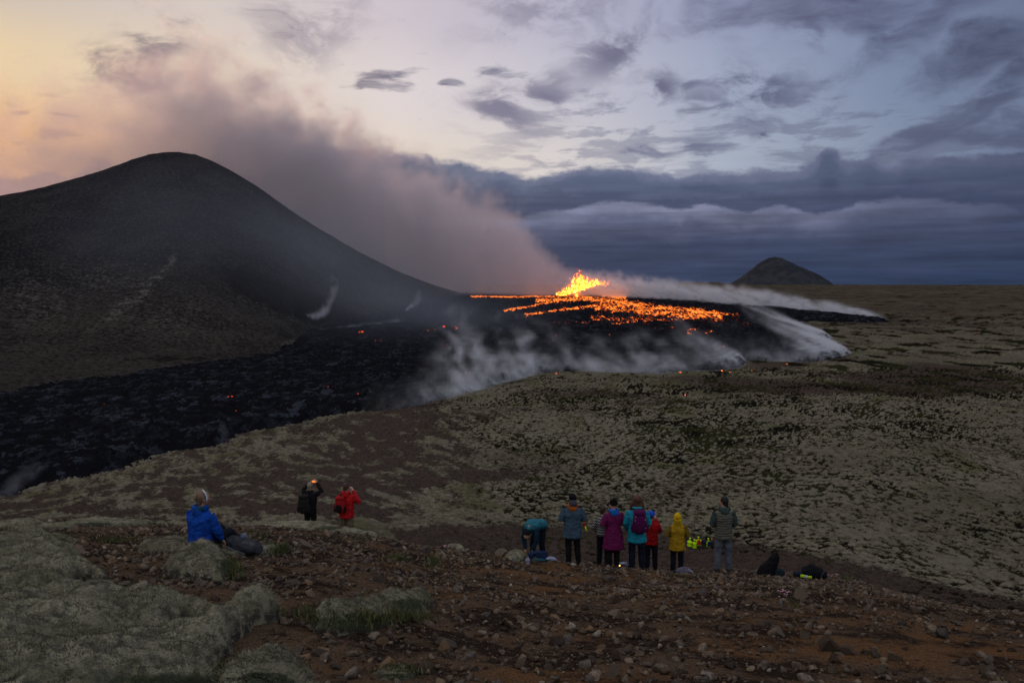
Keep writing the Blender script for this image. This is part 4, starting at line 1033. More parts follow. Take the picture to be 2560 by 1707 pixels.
def gravel():
    VS, FS, TN, n0 = [], [], [], 0
    for sub, N, smin, smax, nv in ((1, 36000, .011, .034, 12), (2, 15000, .026, .085, 14)):
        shapes = [rock_shape(rs, sub) for _ in range(nv)]
        x, y = ground_pt(N, 5.2, 27, .70)
        px, py = project(x, y, base(x, y))
        dens = .55 + .55 * fbm2(x / 1.5, y / 1.2, 3, 801) - .45 * blob(px, py, 2250, 1610, 330, 60, 6) - .3 * blob(px, py, 1420, 1440, 230, 40) + .2 * blob(px, py, 500, 1430, 500, 100)
        k = (rs.random(N) < dens) & ~on_moss(x, y); x, y = x[k], y[k]; n = len(x)
        s = smin + (smax - smin) * rs.random(n) ** (2.6 if sub == 1 else 2.2)
        s *= np.clip(y / 12, .8, 1.7) if sub == 1 else 1
        z = base(x, y) + .02
        sh = rs.integers(0, nv, n); a = rs.uniform(0, TAU, n); ti = rs.normal(0, .35, (n, 2))
        for j in range(nv):
            q = np.where(sh == j)[0]
            if not len(q): continue
            co, f = shapes[j]; m = len(co)
            ca, sa = np.cos(a[q]), np.sin(a[q])
            c = co[None] * s[q][:, None, None]
            c = np.stack([c[..., 0], c[..., 1] - c[..., 2] * ti[q][:, 0:1], c[..., 2] + c[..., 1] * ti[q][:, 0:1] + c[..., 0] * ti[q][:, 1:2]], -1)
            cx = c[..., 0] * ca[:, None] - c[..., 1] * sa[:, None]; cyy = c[..., 0] * sa[:, None] + c[..., 1] * ca[:, None]
            V_ = np.stack([cx + x[q][:, None], cyy + y[q][:, None], c[..., 2] + z[q][:, None]], -1).reshape(-1, 3)
            VS.append(V_); FS.append((f[None] + (np.arange(len(q)) * m)[:, None, None] + n0).reshape(-1, 3)); TN.append(np.repeat(rs.random(len(q)), m)); n0 += len(V_)
    v = np.concatenate(VS).astype(np.float32); f = np.concatenate(FS).astype(np.int32)
    me = bpy.data.meshes.new('gravel'); me.vertices.add(len(v)); me.vertices.foreach_set('co', v.ravel())
    me.loops.add(f.size); me.loops.foreach_set('vertex_index', f.ravel()); me.polygons.add(len(f)); me.polygons.foreach_set('loop_start', np.arange(len(f), dtype=np.int32) * 3)
    a = me.attributes.new('tone', 'FLOAT', 'POINT'); a.data.foreach_set('value', np.concatenate(TN).astype(np.float32))
    me.update(); me.materials.append(mat_stone('gravel_stone', False))
    tag(link('gravel', me), 'loose reddish brown gravel strewn over the near slope', 'gravel', None, 'stuff')
gravel()
stone_m = mat_stone('rock_stone', True)
rocks = []
for k in range(14):
    co, f = rock_shape(rs, 3)
    rocks.append(raw_mesh('rock', co, f, stone_m, smooth=False))
def rock(px, py, wpx, label=None, group=None, k=None, tall=1.0):
    p = hit(px, py, base, 3.5, 40); s = wpx / 2 * p[1] / FPX
    o = link('rock', rocks[int(rs.integers(14)) if k is None else k])
    o.location = p + np.array([0, 0, s * .22]); o.scale = (s, s, s * tall); o.rotation_euler = (rs.normal(0, .2), rs.normal(0, .2), rs.uniform(0, TAU))
    return tag(o, label or 'angular brown stone half sunk in the gravel of the near slope', 'rock', group or 'loose stones on the near slope')
for a in [(2008, 1496, 52, 'broad tan boulder with a rounded top, below the black bag with the yellow band', 1, 1.1), (1945, 1587, 56, 'large slab of stone leaning to the right, lower right of the centre', 2, 1.1), (2010, 1592, 40, 'dark block beside the large leaning slab', 3, 1.2),
          (2075, 1625, 74, 'biggest broken grey rock in the heap at lower right', 4, 1.2), (2050, 1608, 46, 'upright pale rock behind the biggest rock of the heap', 5, 1.6), (2125, 1636, 50, 'grey rock on the right end of the heap', 6, 1.0), (2088, 1655, 50, 'blocky brown rock in front of the heap', 7, 1.3),
          (2412, 1660, 38, 'dark angular rock near the lower right corner', 8, 1.2), (2470, 1655, 50, 'pale lichened rock at the lower right corner', 9, 1.3), (2196, 1547, 30, 'pair of small pale stones stacked alone on the red soil', 10, 1.2), (1838, 1495, 38, 'brown split stone left of the tan boulder', 11, 1.2),
          (1310, 1600, 44, 'flat pale stone alone in the middle of the gravel', 12, .8), (1215, 1600, 30, 'dull bluish stone left of the flat pale one', 13, 1.1), (1500, 1660, 36, 'warm tan stone low in the middle of the slope', 0, 1.2), (1712, 1602, 40, 'dark brown stone below the person in yellow', 1, 1.2),
          (1130, 1532, 22, 'smooth light grey pebble above the green hump', 2, .9), (815, 1522, 46, 'grey rounded stone behind the green hump', 3, 1.1), (764, 1372, 54, 'mossy grey stone with a dark hollow under it, right of the seated person', 4, 1.0), (195, 1378, 50, 'dark grey stone behind the upper left moss mat', 5, 1.0),
          (230, 1492, 36, 'grey stone at the top edge of the big moss mat', 6, .9), (300, 1495, 48, 'pale broken stones lying against the big moss mat', 7, .8), (657, 1480, 36, 'grey stone in the gravel below the moss mound', 8, 1.1), (560, 1515, 46, 'mossy rock poking out behind the big moss mat', 9, 1.2),
          (1766, 1430, 30, 'brown stone at the feet of the man in the striped vest', 10, .8), (1620, 1410, 40, 'rounded brown rock in front of the person in red', 11, 1.1), (1570, 1416, 36, 'grey wedge of rock in front of the woman with the purple pack', 12, .8), (1515, 1392, 26, 'pale upright stone between the legs of the group', 13, 1.6),
          (1340, 1452, 28, 'tan stone below the heap of clothes', 0, 1.0), (2550, 1560, 40, 'pinkish rock at the right edge', 1, 1.3)]:
    rock(a[0], a[1], a[2], a[3], None, a[4], a[5])
cnt = 0
while cnt < 262:
    px = rs.uniform(-20, 2580); py = 1320 + 387 * rs.random() ** .75
    lim = np.interp(px, [0, 400, 900, 1200, 1500, 2100, 2560], [1325, 1325, 1335, 1370, 1415, 1452, 1545])
    if py < lim: continue
    p = hit(px, py, base, 3.5, 40)
    if on_moss(p[:1], p[1:2])[0] or p[1] > 24: continue
    if 1900 < px < 2560 and 1540 < py < 1680 and rs.random() < .6: continue
    near_ = np.interp(py, [1320, 1700], [.62, 1.25])
    w = (17 + 34 * rs.random() ** 2.0) * near_
    rock(px, py, w); cnt += 1

# grass: green blades on the humps
def blades(spots, seed):
    rng = np.random.default_rng(seed); v, f, tn = [], [], []
    for (px, py, wpx, hpx, n, hgt, up) in spots:
        for _ in range(n):
            p = hit(px + rng.normal() * wpx, py + rng.normal() * hpx, base, 3.5, 60) if n < 60 else None
            if p is None:
                if _ % 12 == 0: c0 = hit(px + rng.normal() * wpx, py + rng.normal() * hpx, base, 3.5, 60)
                p = c0 + np.array([rng.normal() * .05, rng.normal() * .05, 0])
            h = hgt * rng.uniform(.5, 1.2); a = rng.uniform(0, TAU); l = rng.uniform(.1, .7) * h; wd = .0035 + .003 * rng.random()
            z0 = p[2] + up * rng.uniform(.6, 1.0)
            i = len(v); dxy = np.array([math.cos(a), math.sin(a)])
            s = np.array([-dxy[1], dxy[0]]) * wd
            for q in (0, .5): 
                c = p[:2] + dxy * l * q * q; v.append((c[0] - s[0], c[1] - s[1], z0 + h * q)); v.append((c[0] + s[0], c[1] + s[1], z0 + h * q))
            c = p[:2] + dxy * l; v.append((c[0], c[1], z0 + h * .95))
            f += [(i, i + 1, i + 3, i + 2), (i + 2, i + 3, i + 4)]; tn += [rng.random()] * 5
    m, t, b, P = newmat('grass_blade'); r = attr(t, 'tone')
    setb(t, b, ramp(t, r, [(0, (.022, .034, .010)), (.5, (.050, .062, .020)), (.85, (.10, .10, .040)), (1, (.16, .13, .07))]), .8, spec=.2)
    tag(link('grass', raw_mesh('grass', v, f, m, attrs=dict(tone=tn))), 'short green grass on the humps and between the stones', 'grass', None, 'stuff')
blades([(900, 1565, 70, 9, 3200, .07, .13), (1020, 1520, 26, 6, 700, .06, .10), (575, 1430, 12, 10, 700, .10, .03), (700, 1384, 16, 4, 500, .12, .08), (992, 1398, 14, 4, 420, .09, 0), (1082, 1408, 10, 6, 420, .10, 0), (640, 1712, 50, 12, 1200, .05, .14), (20, 1322, 12, 4, 160, .10, 0),
        (655, 1340, 16, 6, 260, .09, 0), (745, 1322, 10, 3, 160, .09, 0), (1395, 1362, 5, 4, 140, .10, 0), (280, 1355, 40, 4, 500, .05, .05), (2150, 1445, 14, 3, 160, .10, 0), (2120, 1448, 6, 3, 120, .14, 0), (1700, 1438, 14, 3, 120, .05, 0), (1980, 1512, 10, 5, 120, .05, 0), (1890, 1415, 20, 4, 200, .05, 0), (910, 1345, 12, 4, 200, .08, 0), (1000, 1690, 30, 4, 300, .05, .04)], 91)
def flowers(px, py, n, w, seed, label):
    rng = np.random.default_rng(seed); O = hit(px, py, base, 3.5, 40)
    root = tag(empty('flower_clump', O), label, 'flowers', 'clumps of tiny pink flowers')
    bm = bmesh.new(); st = bmesh.new()
    for _ in range(n):
        x, y, h = rng.normal() * w, rng.normal() * w, rng.uniform(.05, .10)
        for j in range(6):
            a = j * TAU / 6
            q = bmesh.ops.create_icosphere(bm, subdivisions=1, radius=.007, matrix=Matrix.Translation((x + .008 * math.cos(a), y + .008 * math.sin(a), h)))
        bmesh.ops.create_cone(st, cap_ends=False, segments=5, radius1=.002, radius2=.0012, depth=h, matrix=Matrix.Translation((x, y, h / 2)))
    for nm, b_, c in (('petals', bm, (.50, .27, .36)), ('stems', st, (.05, .07, .02))):
        me = bpy.data.meshes.new(nm); b_.to_mesh(me); b_.free(); m, t, bb, P = newmat(nm); setb(t, bb, c, .8); me.materials.append(m); o = link(nm, me, root); o['kind'] = 'stuff'
flowers(1772, 1413, 26, .09, 1, 'pink flowers left of the man in the striped vest')
flowers(1962, 1490, 14, .09, 2, 'pink flowers just left of the tan boulder')
flowers(2072, 1444, 9, .06, 3, 'pink flowers by the right end of the black bag')
flowers(1118, 1372, 16, .10, 4, 'pink flowers on the gravel above the green grass tufts')
# ---------------------------------------------------------------- people and what they carry
def loft(bm, pts, n=14):                         # pts: (centre, rx, ry[, side axis]) -> closed tube, elliptical in section
    P = [Vector(p[0]) for p in pts]; rings = []
    for i, p in enumerate(pts):
        d = (P[min(i + 1, len(P) - 1)] - P[max(i - 1, 0)]).normalized()
        sx = Vector(p[3]) if len(p) > 3 and p[3] is not None else Vector((1, 0, 0))
        s = sx - d * sx.dot(d)
        if s.length < .2: s = Vector((0, 1, 0)) - d * d.y
        s.normalize(); f = d.cross(s)
        rings.append([bm.verts.new(P[i] + s * p[1] * math.cos(a * TAU / n) + f * p[2] * math.sin(a * TAU / n)) for a in range(n)])
    for a, b in zip(rings[:-1], rings[1:]):
        for k in range(n): bm.faces.new((a[k], a[(k + 1) % n], b[(k + 1) % n], b[k]))
    for r, s, i in ((rings[0], -1, 0), (rings[-1], 1, -1)):
        d = (P[1] - P[0]).normalized() if i == 0 else (P[-1] - P[-2]).normalized()
        c = bm.verts.new(P[i] + d * s * min(pts[i][1], pts[i][2]) * .55)
        for k in range(n): bm.faces.new((r[k], r[(k + 1) % n], c) if s > 0 else (r[(k + 1) % n], r[k], c))
def ball(bm, c, r, sub=3, rot=None):
    M = Matrix.Translation(Vector(c)) @ (rot.to_matrix().to_4x4() if rot else Matrix.Identity(4)) @ Matrix.Diagonal((*r, 1)) if not isinstance(r, float) else Matrix.Translation(Vector(c)) @ Matrix.Diagonal((r, r, r, 1))
    bmesh.ops.create_icosphere(bm, subdivisions=sub, radius=1, matrix=M)
def rbox(bm, c, s, rot=None, pw=4.0, n=12):       # rounded box (superellipsoid), s = half sizes
    m = bmesh.ops.create_uvsphere(bm, u_segments=n * 2, v_segments=n, radius=1)
    R = rot.to_matrix() if rot else Matrix.Identity(3)
    for v in m['verts']:
        q = v.co; k = (abs(q.x) ** pw + abs(q.y) ** pw + abs(q.z) ** pw) ** (-1 / pw)
        v.co = Vector(c) + R @ Vector((q.x * k * s[0], q.y * k * s[1], q.z * k * s[2]))
def finish(name, bm, mat, parent=None, voxel=None, rough=0.0, seed=0, fs=14.0, keep=None):
    bmesh.ops.recalc_face_normals(bm, faces=bm.faces)
    me = bpy.data.meshes.new(name); bm.to_mesh(me); bm.free()
    if voxel:
        o = bpy.data.objects.new('tmp', me); S.collection.objects.link(o)
        md = o.modifiers.new('r', 'REMESH'); md.mode = 'VOXEL'; md.voxel_size = voxel
        sm = o.modifiers.new('s', 'SMOOTH'); sm.factor = .5; sm.iterations = 2
        dg = bpy.context.evaluated_depsgraph_get()
        m2 = bpy.data.meshes.new_from_object(o.evaluated_get(dg)); m2.name = name
        bpy.data.objects.remove(o); me = m2
        if rough:
            n = len(me.vertices); co = np.empty(n * 3, np.float32); no = np.empty(n * 3, np.float32)
            me.vertices.foreach_get('co', co); me.vertices.foreach_get('normal', no)
            co = co.reshape(-1, 3); no = no.reshape(-1, 3)
            w = fbm3(co[:, 0] * fs, co[:, 1] * fs, co[:, 2] * fs * 1.7, 3, seed)
            co += no * (rough * w)[:, None]; me.vertices.foreach_set('co', co.ravel())
    me.polygons.foreach_set('use_smooth', [True] * len(me.polygons)); me.update()
    me.materials.clear(); me.materials.append(mat)
    return link(name, me, parent)
_cm = {}
def cloth(col, rough=.85, spec=.06, var=.18, name='fabric'):
    k = (col, rough, name)
    if k in _cm: return _cm[k]
    m, t, b, P = newmat(name); n = noise(t, P, 9, 4, .6); n2 = noise(t, P, 90, 2, .5)
    c = mixc(t, n.ss(.2, .8), tuple(x * (1 - var) for x in col), tuple(min(1, x * (1 + var)) for x in col))
    setb(t, b, c, rough, n + n2 * .3, .012, .7, spec)
    _cm[k] = m; return m
def banded(cols, period, z0, name, amp=.35):
    m, t, b, P = newmat(name); s = t.nodes.new('ShaderNodeSeparateXYZ'); t.links.new(P.s, s.inputs[0]); z = V(t, s.outputs[2])
    w = ((z - z0) * (TAU / period)).sin()
    c = mixc(t, w.ss(-1, 1), cols[0], cols[1]); setb(t, b, c, .7, w, .008, .6, .25); return m
def yoke():
    m, t, b, P = newmat('patterned_wool'); s = t.nodes.new('ShaderNodeSeparateXYZ'); t.links.new(P.s, s.inputs[0]); x, z = V(t, s.outputs[0]), V(t, s.outputs[2])
    zig = (x * 95).sin() * .013; zz = (z + zig)
    band = (zz * (TAU / .075)).sin().ss(-.1, .3)
    dots = ((x * 190).sin() * (z * 170).sin()).ss(.1, .5)
    up = z.ss(.92, .96); c = mixc(t, (band * .75 + dots * .35) * up, (.006, .006, .008), (.30, .30, .31))
    c = mixc(t, z.ss(.70, .66), c, (.20, .19, .16)); setb(t, b, c, .95, band, .01, .6, .1); return m
skin_m = cloth((.36, .20, .145), .55, .3, .08, 'skin')
def figure(label, px, Y, head_y=None, H=None, rz=0.0, pose=None, jacket=None, hem=.80, flare=1.0, trousers=None, boots=(.012, .011, .011), hat=None, hair=None, long_hair=None, hood=None, hood_up=None, collar=None, vox=.014, gloves=None, sunk=0.0, jm=None, sleeve=None, bulk=1.0, group=None, look=0.0, zoff=0.0):
    u = ray(px, 1330 if Y < 60 else 1340 if Y < 150 else 900)[0]
    for _ in range(3):
        x = u * Y; g = float(base(np.array([x]), np.array([Y]))[0]) + (extra_ground(x, Y) if Y > 30 else .0)
        py = project(x, Y, g)[1]; u = ray(px, py - 60 * 20 / Y)[0]
    if H is None: H = ray(px, head_y)[1] * Y - g
    k = H / 1.76
    J = dict(hip=(0, 0, .95), chest=(0, .01, 1.30), neck=(0, .0, 1.49), head=(0, .02, 1.645), shL=(-.185, 0, 1.42), shR=(.185, 0, 1.42), elL=(-.25, -.02, 1.13), elR=(.25, -.02, 1.13), wrL=(-.25, .06, .88), wrR=(.25, .06, .88),
             hjL=(-.09, 0, .90), hjR=(.09, 0, .90), knL=(-.11, .02, .49), knR=(.11, .02, .49), anL=(-.12, 0, .085), anR=(.12, 0, .085), toL=(-.14, .17, .035), toR=(.14, .17, .035))
    J.update(pose or {}); J = {a: Vector(b) for a, b in J.items() if a != 'sit'}
    up = (J['head'] - J['neck']).normalized(); sp = (J['neck'] - J['hip']).normalized(); B = bulk * 1.10
    Rz = Euler((0, 0, look)); hc = J['head']
    def hd(v): return hc + (Rz.to_matrix() @ Vector(v))
    side = (J['shR'] - J['shL']).normalized()
    # the body: one skin
    bm = bmesh.new()
    loft(bm, [(J['hip'] - sp * .10, .145, .10, side), (J['hip'] + sp * .02, .165, .115, side), (J['hip'].lerp(J['chest'], .45), .145, .105, side), (J['chest'], .160, .10, side), (J['neck'] - sp * .10, .085, .06, side)], 16)
    loft(bm, [(J['neck'] - up * .08, .062, .062), (J['neck'], .058, .060), (hc - up * .06, .056, .062)])
    ball(bm, hc + up * .005, (.077, .097, .118), 3, Rz)
    ball(bm, hd((0, .03, -.062)), (.050, .062, .055), 2); ball(bm, hd((0, .100, -.022)), (.013, .020, .022), 2)      # jaw, nose
    ball(bm, hd((0, .088, -.064)), (.024, .010, .008), 2)                                                            # lips
    for s in (-1, 1): ball(bm, hd((s * .077, .0, -.015)), (.010, .018, .030), 2)
    for s, c in (('L', -1), ('R', 1)):
        sh, el, wr = J['sh' + s], J['el' + s], J['wr' + s]
        loft(bm, [(sh.lerp(el, .16) + (J['chest'] - sh) * .12, .036, .036), (sh.lerp(el, .5), .040, .040), (el, .040, .040), (el.lerp(wr, .35), .040, .038), (wr, .026, .022)])
        d = (wr - el).normalized(); sd = Vector((0, 0, 1)).cross(d)
        if sd.length < .3: sd = Vector((1, 0, 0)) - d * d.x
        sd.normalize(); nrm = d.cross(sd)
        loft(bm, [(wr, .026, .018, sd), (wr + d * .045, .040, .016, sd), (wr + d * .088, .038, .014, sd)], 10)
        for i, (off, ln) in enumerate(((-.028, .070), (-.0095, .080), (.0095, .075), (.028, .058))):
            a = wr + d * .083 + sd * off; b1 = a + d * ln * .45 + nrm * -.008; b2 = a + d * ln * .75 - nrm * .024; b3 = a + d * ln * .92 - nrm * .042
            loft(bm, [(a, .009, .009), (b1, .0088, .0088), (b2, .008, .008), (b3, .007, .007)], 8)
        a = wr + d * .025 - sd * .030 * c; loft(bm, [(a, .012, .012), (a + d * .030 - sd * .022 * c - nrm * .01, .010, .010), (a + d * .058 - sd * .024 * c - nrm * .022, .008, .008)], 8)
        hj, kn, an, to = J['hj' + s], J['kn' + s], J['an' + s], J['to' + s]
        loft(bm, [(hj + Vector((0, 0, .04)), .088, .090), (hj.lerp(kn, .4), .075, .078), (kn, .052, .055), (kn.lerp(an, .35), .052, .056), (an, .034, .036)])
        loft(bm, [(an + (an - to) * .2, .026, .024), (an.lerp(to, .5) + Vector((0, 0, .0)), .030, .022), (to - (to - an) * .15, .026, .014)])
    body = finish('person', bm, skin_m, None, max(vox * .8, .0085))
    body.location = (x, Y, g + zoff - sunk); body.rotation_euler = (0, 0, rz); body.scale = (k, k, k)
    tag(body, label, 'person', group)
    big = Y < 40
    if big:
        eb = cloth((.02, .015, .012), .3, .5, .1, 'eye')
        for s in (-1, 1):
            bm = bmesh.new(); ball(bm, hd((s * .031, .083, .008)), (.012, .010, .008), 2); finish('eye', bm, eb, body)
    # clothes
    jm_ = jm or cloth(jacket)
    bm = bmesh.new(); hz = hem; hip = J['hip']
    low = hip + (hip - J['chest']).normalized() * (.95 - hz) if (pose is None or not pose.get('sit')) else hip - Vector((0, 0, .06))
    loft(bm, [(low, .185 * flare * B, .145 * flare * B, side), (hip.lerp(low, .3), .178 * (1 + flare) / 2 * B, .142 * (1 + flare) / 2 * B, side), (hip.lerp(J['chest'], .4), .170 * B, .135 * B, side), (J['chest'], .198 * B, .148 * B, side), (J['chest'].lerp(J['neck'], .45), .205, .135, side), (J['neck'] - sp * .055, .155, .108, side), (J['neck'] - sp * .005, .090, .085, side), (J['neck'] + up * .03, .070, .072, side)], 18)
    tb = bm if sleeve is None else bmesh.new()
    for s in 'LR':
        sh, el, wr = J['sh' + s], J['el' + s], J['wr' + s]; inn = sh.lerp(J['neck'], .35) - sp * .085; sh = sh - sp * .035
        loft(tb, [(inn, .055, .055), (sh.lerp(el, .03), .070 * B, .074 * B), (sh.lerp(el, .5), .070 * B, .070 * B), (el, .062 * B, .062 * B), (el.lerp(wr, .5), .054 * B, .054 * B), (wr, .042, .040)])
    finish('jacket', bm, jm_, body, vox, .024, 7, 11)
    if sleeve is not None: finish('sleeves', tb, cloth(sleeve), body, vox, .020, 9, 12)
    bm = bmesh.new()
    loft(bm, [(hip + sp * .06, .158, .118, side), (hip, .168, .126, side), (hip - Vector((0, 0, .07)), .165, .12, side)], 16)
    for s in 'LR':
        hj, kn, an = J['hj' + s], J['kn' + s], J['an' + s]
        loft(bm, [(hj + Vector((0, 0, .03)), .100, .112), (hj.lerp(kn, .45), .096, .104), (kn, .080, .084), (kn.lerp(an, .5), .076, .082), (an, .070, .074)])
    finish('trousers', bm, cloth(trousers), body, vox, .022, 5, 9)
    for s in 'LR':
        an, to = J['an' + s], J['to' + s]; bm = bmesh.new(); d = (to - an); d.z = 0 if abs(d.z) < .2 else d.z
        loft(bm, [(an - d * .35 - Vector((0, 0, .035)), .042, .042), (an.lerp(to, .45) - Vector((0, 0, .015)), .050, .042), (to + d * .15, .047, .030)]); loft(bm, [(an + Vector((0, 0, .09)), .050, .052), (an - Vector((0, 0, .02)), .048, .055)])
        finish('boot', bm, cloth(boots, .6), body, vox)
    if hood:
        bm = bmesh.new(); bk = Vector((0, -1, 0)); nk = J['neck']
        loft(bm, [(nk + Vector((-.09, .03, .03)), .034, .040), (nk + Vector((-.105, -.05, .005)), .045, .055), (nk + Vector((0, -.115, -.02)), .060, .085), (nk + Vector((.105, -.05, .005)), .045, .055), (nk + Vector((.09, .03, .03)), .034, .040)], 12)
        ball(bm, nk + Vector((0, -.10, -.05)), (.105, .055, .085), 2); finish('hood', bm, cloth(hood), body, vox, .012, 3)
    if hood_up:
        bm = bmesh.new(); ball(bm, hc + Vector((0, -.012, .005)), (.112, .125, .145), 3)
        loft(bm, [(hc + Vector((0, -.03, -.08)), .105, .11), (J['neck'] - sp * .03, .135, .11)]); loft(bm, [(hc + Vector((-.115, -.03, -.03)), .03, .04), (hc + Vector((-.05, -.125, -.075)), .035, .04), (hc + Vector((.06, -.125, -.07)), .035, .04), (hc + Vector((.115, -.02, -.035)), .03, .04)], 10)
        finish('hood', bm, cloth(hood_up), body, vox, .02, 3)
    if collar:
        bm = bmesh.new(); nk = J['neck'] + Vector((0, 0, .025)); q = [(nk + Vector((.095 * math.cos(a), .085 * math.sin(a) - .01, -.01)), .032, .045, (0, 0, 1)) for a in np.linspace(.5, TAU - .5 + .3, 12) - 1.2 * 0]
        loft(bm, q, 10); finish('collar', bm, cloth(collar), body, vox, .01, 8)
    if hair:
        bm = bmesh.new(); ball(bm, hd((0, -.016, .022)), (.087, .100, .112), 3, Rz); ball(bm, hd((0, -.05, -.04)), (.068, .058, .075), 3, Rz); finish('hair', bm, cloth(hair, .7, .3, .3, 'hair_strands'), body, vox * .8, .016, 4, 30)
    if long_hair:
        bm = bmesh.new(); ball(bm, hc + Vector((0, -.02, .02)), (.105, .112, .122), 3); rr = random.Random(4)
        for i in range(26):
            a = math.pi * (1.0 + i / 25.0) if i < 26 else 0; r0 = .085
            s0 = hc + Vector((math.cos(a) * r0, math.sin(a) * r0 * .8, .02)); e0 = hc + Vector((math.cos(a) * .16 + rr.uniform(-.03, .03), math.sin(a) * .12, -.17 - rr.random() * .06))
            loft(bm, [(s0, .030, .030), (s0.lerp(e0, .5) + Vector((rr.uniform(-.015, .015), 0, 0)), .028, .028), (e0, .010, .010)], 7)
        finish('hair', bm, cloth(long_hair, .7, .3, .35, 'hair_strands'), body, vox * .75, .026, 4, 26)
    if hat:
        bm = bmesh.new(); ball(bm, hd((0, -.010, .045)), (.096, .112, .100), 3, Rz); loft(bm, [(hd((0, -.008, -.005)), .092, .108), (hd((0, -.008, .03)), .096, .111)], 16)
        if len(hat) > 3: ball(bm, hd((-.05, -.02, .125)), (.05, .055, .045), 2); ball(bm, hd((.05, -.02, .125)), (.05, .055, .045), 2)
        finish('hat', bm, cloth(tuple(hat[:3]), .95, .1, .2), body, vox * .8, .008, 6)
    return body
def extra_ground(x, Y):                           # the hummocks raise the ground a little beyond the brow
    return .0
def attach_like(o, body): o.location = body.location; o.rotation_euler = body.rotation_euler; o.scale = body.scale
def backpack(label, body, col, col2, c=(0, -.20, 1.20), s=(.15, .10, .24), strap=(.01, .01, .012), marks=False, vox=.014):
    root = empty('backpack', (0, 0, 0)); attach_like(root, body); tag(root, label, 'backpack')
    bm = bmesh.new(); rbox(bm, c, s, None, 3.2); finish('bag', bm, cloth(col), root, vox, .016, 21)
    bm = bmesh.new(); rbox(bm, (c[0], c[1] + .0, c[2] + s[2] * .92), (s[0] * .92, s[1] * 1.05, s[2] * .26), None, 3); finish('lid', bm, cloth(col), root, vox, .014, 22)
    bm = bmesh.new(); rbox(bm, (c[0], c[1] - s[1] * .95, c[2] - s[2] * .30), (s[0] * .66, s[1] * .42, s[2] * .52), None, 3); finish('pocket', bm, cloth(col2), root, vox, .012, 23)
    for q in (-1, 1):
        bm = bmesh.new(); rbox(bm, (c[0] + q * s[0], c[1], c[2] - s[2] * .45), (.040, s[1] * .6, s[2] * .42), None, 3); finish('side_pocket', bm, cloth(col2), root, vox, .012, 24)
        bm = bmesh.new(); loft(bm, [((c[0] + q * .09, c[1] + s[1], c[2] + s[2] * .85), .028, .010), ((q * .115, -.02, c[2] + .30), .030, .012), ((q * .13, .15, c[2] + .18), .030, .010), ((q * .15, .14, c[2] - .02), .026, .010), ((q * .14, c[1] + s[1], c[2] - s[2] * .7), .016, .008)], 8); finish('strap', bm, cloth(strap, .7), root)
    if marks:
        rr = random.Random(3); bm = bmesh.new()
        for (mx_, mz) in ((-.10, .16), (-.11, .07), (-.06, -.02), (.05, -.05), (-.07, -.16), (.13, -.10), (.12, .10)):
            bmesh.ops.create_cube(bm, size=1, matrix=Matrix.Translation((c[0] + mx_, c[1] - s[1] * (1.02 if abs(mx_) < .1 else .86), c[2] + mz)) @ Euler((0, rr.uniform(-.8, .8), 0)).to_matrix().to_4x4() @ Matrix.Diagonal((.008, .006, .032, 1)))
        o = finish('reflective_trim', bm, cloth((.55, .50, .58), .5, .5), root); o['kind'] = 'stuff'
    return root
GR = 'onlookers standing on the brow of the slope'
BLK = (.010, .010, .012)
bent = dict(elL=(-.30, -.02, 1.15), wrL=(-.13, .20, 1.10), elR=(.30, -.02, 1.15), wrR=(.13, .20, 1.10))
man = figure('person in a slate blue jacket with an orange hood lining and black beanie', 1431, 21.0, 1236, rz=.05, pose=dict(bent, knL=(-.10, .02, .49), knR=(.12, .03, .49), anL=(-.09, 0, .085), anR=(.15, .0, .085), toL=(-.11, .17, .035), toR=(.2, .16, .035)), jacket=(.040, .070, .105), hem=.70, flare=1.12, trousers=BLK, hat=(.006, .006, .008), hood=(.34, .085, .010), group=GR, bulk=1.1)
bm = bmesh.new(); ball(bm, (0, -.095, 1.555), (.105, .075, .095), 3); finish('hood_shell', bm, cloth((.048, .048, .075)), man, .012, .012, 6)
# bright strip hanging from his right hand
def strip():
    root = empty('hand_strap', (0, 0, 0)); attach_like(root, man); tag(root, 'red and neon yellow strap hanging by the right hand of the person in slate blue', 'strap')
    for nm, pts, c in (('red_band', [((.30, .06, 1.12), .028, .012), ((.315, .05, 1.04), .026, .012), ((.305, .05, .97), .020, .010), ((.315, .05, .91), .022, .010)], (.42, .012, .012)), ('yellow_tip', [((.318, .05, .94), .022, .012), ((.345, .05, .87), .024, .010), ((.365, .05, .81), .010, .008)], (.45, .75, .02)), ('yellow_band', [((.245, .08, 1.07), .014, .02), ((.265, .07, 1.04), .022, .02)], (.40, .62, .03)), ('white_band', [((.285, .04, 1.05), .014, .013), ((.300, .04, 1.035), .014, .013)], (.5, .45, .55))):
        bm = bmesh.new(); loft(bm, pts, 8); finish(nm, bm, cloth(c, .6), root)
strip()
bend_rz = math.radians(148)
benda = figure('person in a teal jacket and dark cap bending down over a heap of clothes', 1342, 21.6, H=1.68, rz=bend_rz, pose=dict(hip=(0, -.16, .93), chest=(0, .22, 1.02), neck=(0, .42, .96), head=(0, .52, .84), shL=(-.18, .34, .95), shR=(.18, .34, .95), elL=(-.20, .36, .66), elR=(.20, .36, .66), wrL=(-.10, .40, .40), wrR=(.12, .40, .40), hjL=(-.09, -.16, .88), hjR=(.09, -.16, .88), knL=(-.14, -.02, .48), knR=(.14, -.02, .48), anL=(-.17, -.08, .085), anR=(.17, -.08, .085), toL=(-.2, .09, .035), toR=(.2, .09, .035)),
       jacket=(.022, .120, .165), hem=.86, trousers=(.008, .012, .02), sleeve=(.010, .026, .045), hat=(.007, .008, .012), hood=(.020, .075, .100), group=GR, bulk=1.05)
